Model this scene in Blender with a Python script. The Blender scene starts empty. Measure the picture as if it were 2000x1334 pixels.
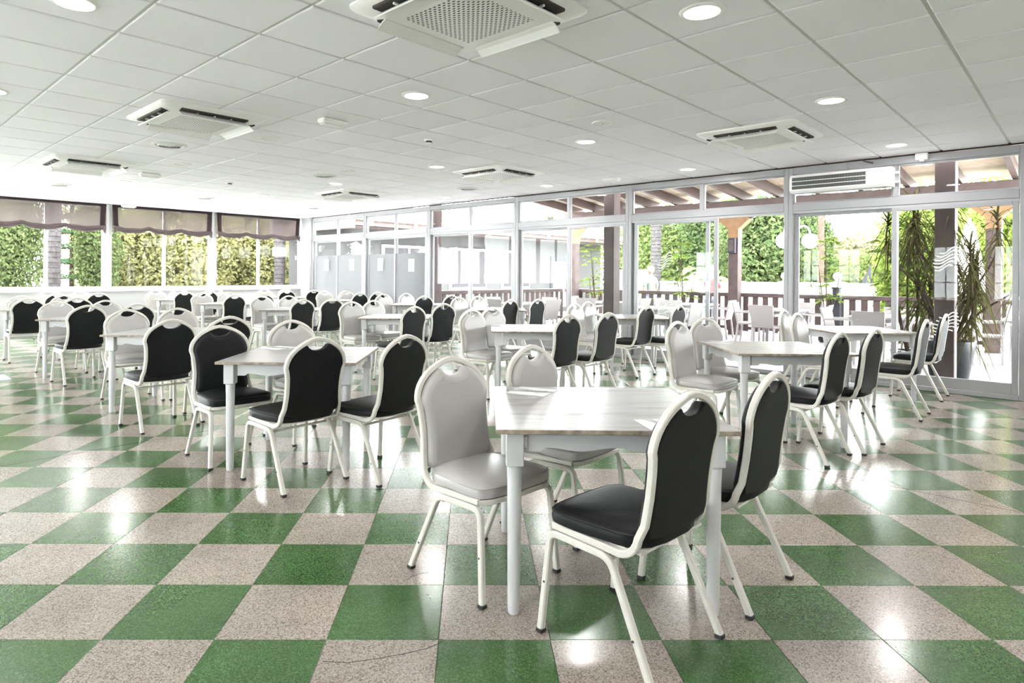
import bpy, math, random
from mathutils import Vector, Matrix
random.seed(7)
PI = math.pi
# ------------------------------------------------------------------ camera, world, sun, exposure
SC = bpy.context.scene
COL = SC.collection
CAM_H = 1.306
CEIL = 2.755
TC = 0.8027                      # the room is turned against the floor tiles by this angle
EP = (math.cos(TC), math.sin(TC)); EQ = (-math.sin(TC), math.cos(TC))
def RP(p, q, z=0.0):             # room coordinates (p towards the glass doors, q towards the windows) -> world
    return Vector((p*EP[0]+q*EQ[0], p*EP[1]+q*EQ[1], z))

cam_d = bpy.data.cameras.new('camera'); cam = bpy.data.objects.new('camera', cam_d); COL.objects.link(cam)
cam_d.sensor_width = 36.0; cam_d.sensor_fit = 'HORIZONTAL'
cam_d.lens = 36.0*1239.5/2000.0
cam_d.shift_x = (1000-934.8)/2000.0
cam_d.shift_y = (536.3-667)/2000.0
cam_d.clip_start = 0.05; cam_d.clip_end = 300
cam.matrix_world = Matrix.Translation((0, 0, CAM_H)) @ Matrix.Rotation(PI/2, 4, 'X') @ Matrix.Rotation(0.0071, 4, 'Z')
SC.camera = cam

W = bpy.data.worlds.new('sky'); SC.world = W; W.use_nodes = True
bg = W.node_tree.nodes['Background']; bg.inputs[0].default_value = (0.95, 0.965, 1.0, 1); bg.inputs[1].default_value = 23.0
sun_d = bpy.data.lights.new('sun', 'SUN'); sun_d.energy = 5.0; sun_d.angle = math.radians(8); sun_d.color = (1, .96, .9)
sun = bpy.data.objects.new('sun', sun_d); COL.objects.link(sun)
sun.rotation_euler = Vector((-0.1*EP[0]-.35*EQ[0], -0.1*EP[1]-.35*EQ[1], -1.0)).to_track_quat('-Z', 'Y').to_euler()
LAMP_W = 9.0                    # watts of every lit ceiling downlight
vs = SC.view_settings; vs.view_transform = 'Standard'; vs.look = 'None'; vs.gamma = 1.0; vs.use_curve_mapping = False
vs.exposure = 0.98
SC.cycles.max_bounces = 10; SC.cycles.diffuse_bounces = 5; SC.cycles.glossy_bounces = 4
SC.cycles.transparent_max_bounces = 24; SC.cycles.transmission_bounces = 6
SC.cycles.use_denoising = True
SC.cycles.caustics_reflective = True; SC.cycles.blur_glossy = 0.6; SC.cycles.caustics_refractive = False
SC.cycles.sample_clamp_indirect = 12.0

# ------------------------------------------------------------------ materials
def nodes_of(name):
    m = bpy.data.materials.new(name); m.use_nodes = True
    return m, m.node_tree.nodes, m.node_tree.links, m.node_tree.nodes['Principled BSDF']
def mat(name, col, rough=.5, metal=0., spec=.5, noise=None, bump=0., bscale=60., coat=0., emit=None, sheen=0., var=0.):
    m, N, L, B = nodes_of(name)
    B.inputs['Base Color'].default_value = (*col, 1); B.inputs['Roughness'].default_value = rough
    B.inputs['Metallic'].default_value = metal; B.inputs['Specular IOR Level'].default_value = spec
    B.inputs['Coat Weight'].default_value = coat
    if emit: B.inputs['Emission Color'].default_value = (*emit[0], 1); B.inputs['Emission Strength'].default_value = emit[1]
    tc = N.new('ShaderNodeTexCoord')
    src = None
    if noise:   # (scale, dark factor, light factor)
        n = N.new('ShaderNodeTexNoise'); n.inputs['Scale'].default_value = noise[0]; n.inputs['Detail'].default_value = 4
        L.new(tc.outputs['Object'], n.inputs['Vector'])
        r = N.new('ShaderNodeValToRGB')
        r.color_ramp.elements[0].position = .3; r.color_ramp.elements[1].position = .7
        r.color_ramp.elements[0].color = (*[min(1, c*noise[1]) for c in col], 1)
        r.color_ramp.elements[1].color = (*[min(1, c*noise[2]) for c in col], 1)
        L.new(n.outputs['Fac'], r.inputs['Fac']); src = r.outputs['Color']
    if var:
        oi = N.new('ShaderNodeObjectInfo'); hs = N.new('ShaderNodeHueSaturation')
        mr = N.new('ShaderNodeMapRange'); mr.inputs['To Min'].default_value = 1-var; mr.inputs['To Max'].default_value = 1+var
        L.new(oi.outputs['Random'], mr.inputs['Value']); L.new(mr.outputs['Result'], hs.inputs['Value'])
        if src: L.new(src, hs.inputs['Color'])
        else: hs.inputs['Color'].default_value = (*col, 1)
        src = hs.outputs['Color']
    if src: L.new(src, B.inputs['Base Color'])
    if bump:
        n2 = N.new('ShaderNodeTexNoise'); n2.inputs['Scale'].default_value = bscale; n2.inputs['Detail'].default_value = 3
        L.new(tc.outputs['Object'], n2.inputs['Vector'])
        b = N.new('ShaderNodeBump'); b.inputs['Strength'].default_value = bump; b.inputs['Distance'].default_value = .002
        L.new(n2.outputs['Fac'], b.inputs['Height']); L.new(b.outputs['Normal'], B.inputs['Normal'])
    return m
def terrazzo(name, base, speck_d, speck_l, amount):
    m, N, L, B = nodes_of(name)
    g = N.new('ShaderNodeNewGeometry')
    v = N.new('ShaderNodeTexVoronoi'); v.inputs['Scale'].default_value = 230
    L.new(g.outputs['Position'], v.inputs['Vector'])
    r = N.new('ShaderNodeValToRGB'); r.color_ramp.interpolation = 'CONSTANT'
    e = r.color_ramp.elements; e[0].position = 0; e[0].color = (*speck_d, 1); e[1].position = amount; e[1].color = (*base, 1)
    k = e.new(1-amount*.6); k.color = (*speck_l, 1)
    sp = N.new('ShaderNodeSeparateColor'); L.new(v.outputs['Color'], sp.inputs['Color']); L.new(sp.outputs['Red'], r.inputs['Fac'])
    n = N.new('ShaderNodeTexNoise'); n.inputs['Scale'].default_value = 2.3; n.inputs['Detail'].default_value = 5
    L.new(g.outputs['Position'], n.inputs['Vector'])
    mr = N.new('ShaderNodeMapRange'); mr.inputs['From Min'].default_value = .3; mr.inputs['From Max'].default_value = .7
    mr.inputs['To Min'].default_value = .85; mr.inputs['To Max'].default_value = 1.12
    L.new(n.outputs['Fac'], mr.inputs['Value'])
    oi = N.new('ShaderNodeObjectInfo')
    mr2 = N.new('ShaderNodeMapRange'); mr2.inputs['To Min'].default_value = .93; mr2.inputs['To Max'].default_value = 1.07
    L.new(oi.outputs['Random'], mr2.inputs['Value'])
    mu = N.new('ShaderNodeMath'); mu.operation = 'MULTIPLY'; L.new(mr.outputs['Result'], mu.inputs[0]); L.new(mr2.outputs['Result'], mu.inputs[1])
    hs = N.new('ShaderNodeHueSaturation'); L.new(r.outputs['Color'], hs.inputs['Color']); L.new(mu.outputs['Value'], hs.inputs['Value'])
    L.new(hs.outputs['Color'], B.inputs['Base Color'])
    n3 = N.new('ShaderNodeTexNoise'); n3.inputs['Scale'].default_value = 5; L.new(g.outputs['Position'], n3.inputs['Vector'])
    mr3 = N.new('ShaderNodeMapRange'); mr3.inputs['To Min'].default_value = .15; mr3.inputs['To Max'].default_value = .22
    L.new(n3.outputs['Fac'], mr3.inputs['Value']); L.new(mr3.outputs['Result'], B.inputs['Roughness'])
    B.inputs['Specular IOR Level'].default_value = .6
    return m
def weathered_wood(name):
    m, N, L, B = nodes_of(name)
    tc = N.new('ShaderNodeTexCoord'); oi = N.new('ShaderNodeObjectInfo')
    mp = N.new('ShaderNodeMapping'); mp.inputs['Rotation'].default_value = (0, 0, math.radians(8)); mp.inputs['Scale'].default_value = (1.3, 9, 1)
    L.new(tc.outputs['Object'], mp.inputs['Vector'])
    cx = N.new('ShaderNodeCombineXYZ'); mm = N.new('ShaderNodeMath'); mm.operation = 'MULTIPLY'; mm.inputs[1].default_value = 40
    L.new(oi.outputs['Random'], mm.inputs[0]); L.new(mm.outputs[0], cx.inputs['X']); L.new(mm.outputs[0], cx.inputs['Y']); L.new(cx.outputs[0], mp.inputs['Location'])
    n = N.new('ShaderNodeTexNoise'); n.inputs['Scale'].default_value = 1.6; n.inputs['Detail'].default_value = 9; n.inputs['Roughness'].default_value = .72
    L.new(mp.outputs['Vector'], n.inputs['Vector'])
    r = N.new('ShaderNodeValToRGB'); e = r.color_ramp.elements
    e[0].position = .34; e[0].color = (.15, .138, .128, 1); e[1].position = .62; e[1].color = (.36, .36, .365, 1)
    k = e.new(.47); k.color = (.33, .32, .315, 1)
    L.new(n.outputs['Fac'], r.inputs['Fac']); L.new(r.outputs['Color'], B.inputs['Base Color'])
    B.inputs['Roughness'].default_value = .28; B.inputs['Specular IOR Level'].default_value = .4
    b = N.new('ShaderNodeBump'); b.inputs['Strength'].default_value = .15; b.inputs['Distance'].default_value = .002
    L.new(n.outputs['Fac'], b.inputs['Height']); L.new(b.outputs['Normal'], B.inputs['Normal'])
    return m
def clear_glass(name, tint=(.97, .99, .98), refl=.9, base=.0065, power=5):
    m = bpy.data.materials.new(name); m.use_nodes = True; N = m.node_tree.nodes; L = m.node_tree.links
    N.remove(N['Principled BSDF']); out = N['Material Output']
    t = N.new('ShaderNodeBsdfTransparent'); t.inputs[0].default_value = (*tint, 1)
    g = N.new('ShaderNodeBsdfGlossy'); g.inputs['Roughness'].default_value = 0.0; g.inputs['Color'].default_value = (refl, refl, refl, 1)
    lw = N.new('ShaderNodeLayerWeight'); lw.inputs['Blend'].default_value = .5      # facing: 0 straight on, 1 grazing
    pw = N.new('ShaderNodeMath'); pw.operation = 'POWER'; pw.inputs[1].default_value = power; L.new(lw.outputs['Facing'], pw.inputs[0])
    f = N.new('ShaderNodeMath'); f.operation = 'MULTIPLY_ADD'; f.inputs[1].default_value = .8; f.inputs[2].default_value = base; L.new(pw.outputs[0], f.inputs[0])
    mx = N.new('ShaderNodeMixShader'); L.new(f.outputs[0], mx.inputs[0]); L.new(t.outputs[0], mx.inputs[1]); L.new(g.outputs[0], mx.inputs[2])
    L.new(mx.outputs[0], out.inputs['Surface'])
    return m
def see_through(name, col, alpha, trans):      # woven cloth or frosted film: part open, part diffuse, part glowing through
    m = bpy.data.materials.new(name); m.use_nodes = True; N = m.node_tree.nodes; L = m.node_tree.links
    N.remove(N['Principled BSDF']); out = N['Material Output']
    d = N.new('ShaderNodeBsdfDiffuse'); d.inputs[0].default_value = (*col, 1)
    tl = N.new('ShaderNodeBsdfTranslucent'); tl.inputs[0].default_value = (*col, 1)
    tp = N.new('ShaderNodeBsdfTransparent')
    a = N.new('ShaderNodeMixShader'); a.inputs[0].default_value = trans; L.new(d.outputs[0], a.inputs[1]); L.new(tl.outputs[0], a.inputs[2])
    b = N.new('ShaderNodeMixShader'); b.inputs[0].default_value = alpha; L.new(a.outputs[0], b.inputs[1]); L.new(tp.outputs[0], b.inputs[2])
    L.new(b.outputs[0], out.inputs['Surface'])
    return m
def leaf_mat(name, c1, c2, trans=.5):
    m = bpy.data.materials.new(name); m.use_nodes = True; N = m.node_tree.nodes; L = m.node_tree.links
    N.remove(N['Principled BSDF']); out = N['Material Output']
    g = N.new('ShaderNodeNewGeometry')
    r = N.new('ShaderNodeValToRGB'); r.color_ramp.elements[0].color = (*c1, 1); r.color_ramp.elements[1].color = (*c2, 1)
    L.new(g.outputs['Random Per Island'], r.inputs['Fac'])
    d = N.new('ShaderNodeBsdfDiffuse'); tl = N.new('ShaderNodeBsdfTranslucent')
    L.new(r.outputs['Color'], d.inputs[0]); L.new(r.outputs['Color'], tl.inputs[0])
    a = N.new('ShaderNodeMixShader'); a.inputs[0].default_value = trans; L.new(d.outputs[0], a.inputs[1]); L.new(tl.outputs[0], a.inputs[2])
    L.new(a.outputs[0], out.inputs['Surface'])
    return m
M = {}
M['green'] = terrazzo('green terrazzo', (.056, .128, .040), (.034, .088, .026), (.098, .177, .076), .30)
M['cream'] = terrazzo('cream terrazzo', (.345, .298, .255), (.185, .152, .126), (.44, .392, .35), .24)
M['grout'] = mat('grout', (.10, .085, .06), .8)
M['ceil'] = mat('ceiling tile board', (.93, .91, .955), .9, bump=.35, bscale=220, var=.025)
M['grid'] = mat('ceiling grid metal', (.66, .66, .64), .5)
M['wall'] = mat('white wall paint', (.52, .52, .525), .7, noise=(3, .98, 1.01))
M['alu'] = mat('white lacquered aluminium', (.34, .34, .35), .35)
M['alu_in'] = mat('grey aluminium track', (.40, .40, .42), .4)
M['pvc'] = mat('white window frame', (.55, .55, .56), .4)
M['black'] = mat('black rubber', (.02, .02, .02), .6)
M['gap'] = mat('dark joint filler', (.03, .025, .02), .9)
M['frame'] = mat('cream lacquered steel', (.66, .635, .58), .32, noise=(25, .95, 1.03))
M['whitepad'] = mat('light grey vinyl', (.42, .405, .39), .38, noise=(7, .96, 1.03), bump=.08, bscale=120)
M['darkpad'] = mat('black vinyl', (.0052, .0062, .0062), .5, spec=.2, noise=(8, .8, 1.5), bump=.1, bscale=140)
M['piping_w'] = mat('grey seam', (.45, .43, .41), .5)
M['piping_d'] = mat('black seam', (.012, .012, .014), .45)
M['top'] = weathered_wood('whitewashed wood')
M['edge'] = mat('bare wood edge', (.30, .25, .20), .6, noise=(30, .6, 1.4))
M['tpaint'] = mat('white table paint', (.62, .62, .63), .4)
M['steel'] = mat('stainless steel', (.62, .62, .64), .22, metal=1.)
M['paper'] = mat('white paper', (.70, .70, .70), .8)
M['ink'] = mat('grey print', (.55, .57, .54), .8)
M['plastic'] = mat('white plastic', (.90, .885, .87), .4)
M['plastic2'] = mat('grey white plastic', (.78, .78, .77), .45)
M['lens'] = mat('lamp diffuser', (.9, .9, .9), .4, emit=((1, .99, .97), 4.0))
M['lens_off'] = mat('unlit diffuser', (.86, .86, .86), .4)
M['slot'] = mat('dark slot', (.035, .03, .025), .8)
M['filter'] = mat('grey filter mat', (.16, .14, .12), .9)
M['grille'] = mat('dark grey louvre', (.10, .105, .10), .6)
M['glass'] = clear_glass('window glass')
M['glass2'] = clear_glass('anti-glare window glass', base=.005, power=8)
M['film'] = see_through('frosted film', (.30, .30, .305), .0, .55)
M['blind'] = see_through('brown mesh cloth', (.074, .060, .058), .16, .5)
M['blindhem'] = see_through('brown cloth hem', (.05, .037, .039), .0, .25)
M['blindfold'] = mat('folded brown cloth', (.105, .08, .082), .9)
M['brown'] = mat('dark brown timber', (.055, .038, .036), .5, spec=0.2, noise=(6, .8, 1.3))
M['beam'] = mat('brown beam', (.085, .06, .056), .6, spec=0.15, noise=(5, .85, 1.15))
M['pine'] = mat('pale pine boards', (.42, .33, .26), .6, spec=0.15, noise=(9, .85, 1.1), var=.06)
M['sand'] = mat('sand coloured wood capital', (.20, .12, .065), .6, spec=0.1, noise=(8, .85, 1.15))
M['deck'] = mat('white deck boards', (.19, .185, .185), .4, spec=0.15, noise=(4, .93, 1.05), var=.03)
M['wicker'] = mat('white woven resin', (.25, .228, .225), .5, spec=0.1, bump=.9, bscale=90)
M['resin'] = mat('white resin', (.28, .265, .262), .4, spec=0.15)
M['pot'] = mat('black glazed pot', (.008, .009, .010), .35, spec=.25)
M['soil'] = mat('soil', (.05, .035, .025), .9)
M['masonry'] = mat('white render', (.6, .6, .59), .8, spec=0)
M['paving'] = mat('pale paving', (.6, .59, .57), .8, spec=0, noise=(.6, .93, 1.04))
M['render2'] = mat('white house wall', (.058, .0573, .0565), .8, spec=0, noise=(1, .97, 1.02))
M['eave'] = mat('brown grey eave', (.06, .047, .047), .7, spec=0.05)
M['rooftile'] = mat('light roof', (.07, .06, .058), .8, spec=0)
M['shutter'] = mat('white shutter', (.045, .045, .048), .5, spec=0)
M['bark'] = mat('grey palm bark', (.042, .038, .038), .9, spec=0, noise=(14, .6, 1.2), bump=.6, bscale=30)
M['wood'] = mat('brown trunk', (.06, .043, .034), .9, spec=0, noise=(9, .7, 1.2))
M['slate'] = mat('dark grey sheet', (.03, .03, .036), .6, spec=0.15)
M['globe'] = mat('white lamp globe', (.9, .9, .9), .3)
M['blue'] = mat('pale blue sticker', (.42, .47, .72), .3)
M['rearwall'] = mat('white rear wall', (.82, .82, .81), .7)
M['skin'] = mat('skin', (.16, .10, .075), .5)
M['hair'] = mat('grey brown hair', (.16, .13, .11), .7)
M['shirt_grey'] = mat('pale grey green shirt', (.10, .11, .10), .8)
M['shirt_red'] = mat('red shirt', (.22, .012, .016), .8)
M['denim'] = mat('dark blue trousers', (.10, .12, .18), .8)
M['lf_dark'] = leaf_mat('deep green leaves', (0.036, 0.058, 0.023), (0.084, 0.109, 0.046))
M['lf_mid'] = leaf_mat('green leaves', (0.058, 0.086, 0.027), (0.131, 0.153, 0.058))
M['lf_yel'] = leaf_mat('yellow green leaves', (0.100, 0.103, 0.039), (0.201, 0.189, 0.093))
M['lf_pale'] = leaf_mat('pale olive leaves', (0.112, 0.112, 0.062), (0.227, 0.213, 0.131))
M['lf_lime'] = leaf_mat('lime leaves', (0.084, 0.138, 0.024), (0.180, 0.220, 0.055))
M['lf_cyp'] = leaf_mat('cypress leaves', (0.042, 0.062, 0.024), (0.112, 0.131, 0.058))
M['lf_pine'] = leaf_mat('blue green needles', (0.030, 0.065, 0.034), (0.074, 0.116, 0.058))
M['lf_drac'] = leaf_mat('dracaena leaves', (0.027, 0.028, 0.012), (0.074, 0.068, 0.027), .2)
M['banana'] = leaf_mat('banana leaf', (0.100, 0.147, 0.042), (0.147, 0.189, 0.068))

# ------------------------------------------------------------------ mesh helpers
class MB:
    def __init__(s): s.v = []; s.f = []; s.mi = []; s.cur = 0
    def add(s, vs_, fs):
        o = len(s.v); s.v += [tuple(a) for a in vs_]
        for f in fs: s.f.append(tuple(i+o for i in f)); s.mi.append(s.cur)
    def box(s, x0, x1, y0, y1, z0, z1):
        s.add([(x0,y0,z0),(x1,y0,z0),(x1,y1,z0),(x0,y1,z0),(x0,y0,z1),(x1,y0,z1),(x1,y1,z1),(x0,y1,z1)],
              [(0,3,2,1),(4,5,6,7),(0,1,5,4),(1,2,6,5),(2,3,7,6),(3,0,4,7)])
        return s
    def cbox(s, x0, x1, y0, y1, z0, z1, c=.004):       # box with all long edges chamfered on the outline (8-gon prism) and top/bottom rings
        o = [(x0+c,y0),(x1-c,y0),(x1,y0+c),(x1,y1-c),(x1-c,y1),(x0+c,y1),(x0,y1-c),(x0,y0+c)]
        i = [(x0+2*c,y0+c),(x1-2*c,y0+c),(x1-c,y0+2*c),(x1-c,y1-2*c),(x1-2*c,y1-c),(x0+2*c,y1-c),(x0+c,y1-2*c),(x0+c,y0+2*c)]
        s.loft([[(a,b,z0) for a,b in i],[(a,b,z0+c) for a,b in o],[(a,b,z1-c) for a,b in o],[(a,b,z1) for a,b in i]], cap=True)
        return s
    def loft(s, rings, cap=False, closed=True):
        n = len(rings[0]); vs_ = [p for r in rings for p in r]; fs = []
        for k in range(len(rings)-1):
            for i in range(n if closed else n-1):
                j = (i+1) % n; fs.append((k*n+i, k*n+j, (k+1)*n+j, (k+1)*n+i))
        if cap: fs.append(tuple(range(n-1, -1, -1))); fs.append(tuple((len(rings)-1)*n+i for i in range(n)))
        s.add(vs_, fs); return s
    def lathe(s, prof, n=20, c=(0,0,0), cap=True):
        s.loft([[(c[0]+r*math.cos(2*PI*i/n), c[1]+r*math.sin(2*PI*i/n), c[2]+z) for i in range(n)] for r, z in prof], cap=cap); return s
    def tube(s, path, rad, n=8, cap=True, closed=False, sq=None, flat=None):
        # sq = half size of a rounded square section; rad may be a list
        P = [Vector(p) for p in path]; m = len(P)
        T = []
        for i in range(m):
            a = P[(i-1) % m] if (closed or i > 0) else P[i]; b = P[(i+1) % m] if (closed or i < m-1) else P[i]
            t = (b-a); T.append(t.normalized() if t.length > 1e-9 else Vector((0,0,1)))
        ref = Vector((1,0,0)) if flat is None else Vector(flat)
        if abs(T[0].dot(ref)) > .9: ref = Vector((0,0,1)) if abs(T[0].z) < .9 else Vector((0,1,0))
        u = (ref - T[0]*T[0].dot(ref)).normalized(); rings = []
        for i in range(m):
            u = (u - T[i]*T[i].dot(u)); u = u.normalized() if u.length > 1e-6 else T[i].orthogonal().normalized()
            w = T[i].cross(u); r = rad[i] if isinstance(rad, (list, tuple)) else rad
            # mitre so that bends keep their width
            if sq:
                c = .35*r; pts = [(-r+c,-r),(r-c,-r),(r,-r+c),(r,r-c),(r-c,r),(-r+c,r),(-r,r-c),(-r,-r+c)]
            else: pts = [(r*math.cos(2*PI*k/n), r*math.sin(2*PI*k/n)) for k in range(n)]
            rings.append([tuple(P[i]+u*a+w*b) for a, b in pts])
        if closed: rings.append(rings[0])
        s.loft(rings, cap=cap and not closed); return s
    def prism(s, poly, h0, h1, axis='z'):
        n = len(poly)
        f = {'z': lambda a, b, h: (a, b, h), 'y': lambda a, b, h: (a, h, b), 'x': lambda a, b, h: (h, a, b)}[axis]
        vs_ = [f(a, b, h0) for a, b in poly]+[f(a, b, h1) for a, b in poly]
        fs = [tuple(range(n-1, -1, -1)), tuple(range(n, 2*n))]+[(i, (i+1) % n, n+(i+1) % n, n+i) for i in range(n)]
        s.add(vs_, fs); return s
    def mesh(s, name, mats, smooth=False):
        me = bpy.data.meshes.new(name); me.from_pydata(s.v, [], s.f)
        for m in (mats if isinstance(mats, (list, tuple)) else [mats]): me.materials.append(M[m])
        if len(me.materials) > 1: me.polygons.foreach_set('material_index', s.mi)
        if smooth:
            me.polygons.foreach_set('use_smooth', [True]*len(s.f))
            try: me.set_sharp_from_angle(angle=math.radians(38))
            except Exception: pass
        me.update(); return me
CACHE = {}
def cached(key, fn):
    if key not in CACHE: CACHE[key] = fn()
    return CACHE[key]
def put(name, me, parent=None, loc=(0,0,0), rot=(0,0,0), label=None, cat=None, group=None, kind=None):
    o = bpy.data.objects.new(name, me); COL.objects.link(o); o.location = loc; o.rotation_euler = rot
    if parent: o.parent = parent
    if label: o['label'] = label
    if cat: o['category'] = cat
    if group: o['group'] = group
    if kind: o['kind'] = kind
    return o
def thing(name, label=None, cat=None, loc=(0,0,0), rz=0., group=None, kind=None):
    return put(name, None, None, loc, (0,0,rz), label, cat, group, kind)
def room(name, mb, mats, parent=None, kind=None, smooth=False, label=None, cat=None, group=None):
    # mesh written in room coordinates
    o = put(name, mb.mesh(name, mats, smooth), parent, label=label, cat=cat, group=group, kind=kind)
    if parent is None: o.rotation_euler = (0, 0, TC)
    return o
def bezier(pts, n=6):             # smooth polyline through points (Catmull-Rom)
    P = [Vector(p) for p in pts]; out = []
    for i in range(len(P)-1):
        a = P[max(i-1,0)]; b = P[i]; c = P[i+1]; d = P[min(i+2,len(P)-1)]
        for k in range(n):
            t = k/n
            out.append(.5*((2*b)+(c-a)*t+(2*a-5*b+4*c-d)*t*t+(3*b-a-3*c+d)*t**3))
    out.append(P[-1]); return out
def offset_poly(poly, d):         # move a closed polygon inwards
    n = len(poly); out = []
    for i in range(n):
        ax, ay = poly[i-1]; bx, by = poly[i]; cx, cy = poly[(i+1) % n]
        e1 = Vector((bx-ax, by-ay)); e2 = Vector((cx-bx, cy-by))
        n1 = Vector((-e1.y, e1.x)).normalized() if e1.length > 1e-9 else Vector((0,0))
        n2 = Vector((-e2.y, e2.x)).normalized() if e2.length > 1e-9 else n1
        nn = (n1+n2); k = nn.length
        nn = nn/k if k > 1e-6 else n1
        f = 1/max(.5, nn.dot(n1))
        out.append((bx+nn.x*d*f, by+nn.y*d*f))
    return out
ORD = ['first', 'second', 'third', 'fourth', 'fifth', 'sixth', 'seventh', 'eighth', 'ninth', 'tenth']

# ------------------------------------------------------------------ room shell
P0, P1, Q0, Q1 = -3.5, 8.92, -4.0, 15.12
def inside_clip(poly):            # clip a world polygon to the room rectangle (in p,q)
    pts = [(x*EP[0]+y*EP[1], x*EQ[0]+y*EQ[1]) for x, y in poly]
    for ax, lim, sg in ((0, P0, 1), (0, P1+.02, -1), (1, Q0, 1), (1, Q1, -1)):
        res = []
        for i in range(len(pts)):
            a, b = pts[i-1], pts[i]; da = sg*(a[ax]-lim); db = sg*(b[ax]-lim)
            if da*db < 0:
                t = da/(da-db); res.append((a[0]+(b[0]-a[0])*t, a[1]+(b[1]-a[1])*t))
            if db >= 0: res.append(b)
        pts = res
        if len(pts) < 3: return []
    return [(p*EP[0]+q*EQ[0], p*EP[1]+q*EQ[1]) for p, q in pts]
floor = room('floor', MB().box(P0-.1, P1+.02, Q0-.1, Q1+.1, -.12, -.004), 'grout', kind='structure')
floor['label'] = 'checkerboard floor of green and cream terrazzo tiles'
TS = .4; FY = .0115; FX0, FZ0 = -1.3338, 2.2556
cf, sf = math.cos(FY), math.sin(FY)
def fpt(i, j): return (FX0+TS*(i*cf-j*sf), FZ0+TS*(i*sf+j*cf))
def tile_mesh(nm):
    g = .0009; a, b = g, TS-g; c = .0012
    mb = MB(); mb.loft([[(a,a,-.02),(b,a,-.02),(b,b,-.02),(a,b,-.02)], [(a,a,-c),(b,a,-c),(b,b,-c),(a,b,-c)], [(a+c,a+c,0),(b-c,a+c,0),(b-c,b-c,0),(a+c,b-c,0)]], cap=True)
    return mb.mesh('floor_tile', nm)
tm = [tile_mesh('green'), tile_mesh('cream')]
cells = []
for i in range(-50, 45):
    for j in range(-22, 50):
        quad = [fpt(i,j), fpt(i+1,j), fpt(i+1,j+1), fpt(i,j+1)]
        pl = inside_clip(quad)
        if not pl: continue
        cx = sum(a for a,_ in quad)/4; cy = sum(b for _,b in quad)/4
        full = len(pl) == 4 and all(min((a-c)**2+(b-d)**2 for c, d in quad) < 1e-8 for a, b in pl)
        vis = cy > 1.9 and abs(cx/cy+.03) < .86
        cells.append((cx*cx+cy*cy, i, j, pl, full, vis))
cells.sort()
rest = MB(); nt = 0
finv = floor.matrix_basis
for d, i, j, pl, full, vis in cells:
    par = (i+j) % 2
    if full and vis and nt < 300:
        x, y = fpt(i, j)
        o = put('floor_tile', tm[par], floor, RP(0,0)); nt += 1
        # parent is turned by TC: express in its frame
        o.location = (x*EP[0]+y*EP[1], x*EQ[0]+y*EQ[1], 0); o.rotation_euler = (0, 0, FY-TC)
    else:
        rest.cur = par
        pr = [(x*EP[0]+y*EP[1], x*EQ[0]+y*EQ[1]) for x, y in pl]
        ins = offset_poly(pr, .0009); n = len(ins)
        rest.add([(a,b,-.01) for a,b in ins]+[(a,b,0) for a,b in ins], [tuple(range(n,2*n))]+[(k,(k+1)%n,n+(k+1)%n,n+k) for k in range(n)])
put('floor_tile_field', rest.mesh('floor_tile_field', ['green','cream']), floor, kind='stuff')
jn = MB(); jn.box(.2, 5.0, 5.245, 5.249, -.001, .0006); put('expansion_joint', jn.mesh('expansion_joint','gap'), floor)
jn = MB(); jn.box(4.656, 4.66, -3, 3.4, -.001, .0006); put('expansion_joint', jn.mesh('expansion_joint','gap'), floor)
# hairline cracks in two front tiles
for pts in ([(.0,0,0)],):
    ck = MB()
    for path in ([(-.515,2.135),(-.43,2.13),(-.33,2.155),(-.24,2.185),(-.17,2.215),(-.12,2.255)], [(-.30,2.70),(-.285,2.735),(-.25,2.765),(-.21,2.78)]):
        L_ = [Vector((a*EP[0]+b*EP[1], a*EQ[0]+b*EQ[1], .0006)) for a, b in path]
        ck.tube(L_, .0009, n=4)
    put('crack', ck.mesh('crack', 'gap'), floor)

# ceiling
ceil = room('ceiling', MB().box(P0-.1, P1+.1, Q0-.1, Q1+.1, CEIL+.010, CEIL+.14), 'grid', kind='structure')
ceil['label'] = 'suspended ceiling of square white boards'
GP, GQ = 1.2373, 3.6410
def ctile(w, h):
    g = .011; c = .006
    mb = MB(); z1 = .012
    mb.loft([[(g,g,z1),(w-g,g,z1),(w-g,h-g,z1),(g,h-g,z1)],[(g,g,.003),(w-g,g,.003),(w-g,h-g,.003),(g,h-g,.003)],[(g+c,g+c,0),(w-g-c,g+c,0),(w-g-c,h-g-c,0),(g+c,h-g-c,0)]], cap=True)
    mb.f = [tuple(reversed(f)) for f in mb.f]
    return mb
ct_me = ctile(.6, .6).mesh('ceiling_tile', 'ceil')
cl = []
for a in range(-9, 14):
    for b in range(-14, 21):
        p0 = GP+.6*a; q0 = GQ+.6*b
        x0, x1, y0, y1 = max(p0, P0), min(p0+.6, P1), max(q0, Q0), min(q0+.6, Q1)
        if x1-x0 < .05 or y1-y0 < .05: continue
        c = RP((x0+x1)/2, (y0+y1)/2)
        vis = c.y > 2.6 and -.78 < c.x/c.y < .87
        cl.append((c.x**2+c.y**2, x0, y0, x1-x0, y1-y0, vis))
cl.sort(); crest = MB(); nt = 0
for d, x0, y0, w, h, vis in cl:
    if vis and nt < 300 and w > .59 and h > .59:
        put('ceiling_tile', ct_me, ceil, (x0, y0, CEIL)); nt += 1
    else:
        m = ctile(w, h); crest.add([(x+x0, y+y0, z+CEIL) for x, y, z in m.v], m.f)
put('ceiling_tile_field', crest.mesh('ceiling_tile_field', 'ceil'), ceil, kind='stuff')
# dark shadow gap between ceiling and glass wall
room('trim_1', MB().box(P1-.045, P1-.035, .5, 14.7, CEIL-.016, CEIL+.02), 'gap', kind='structure')

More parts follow.
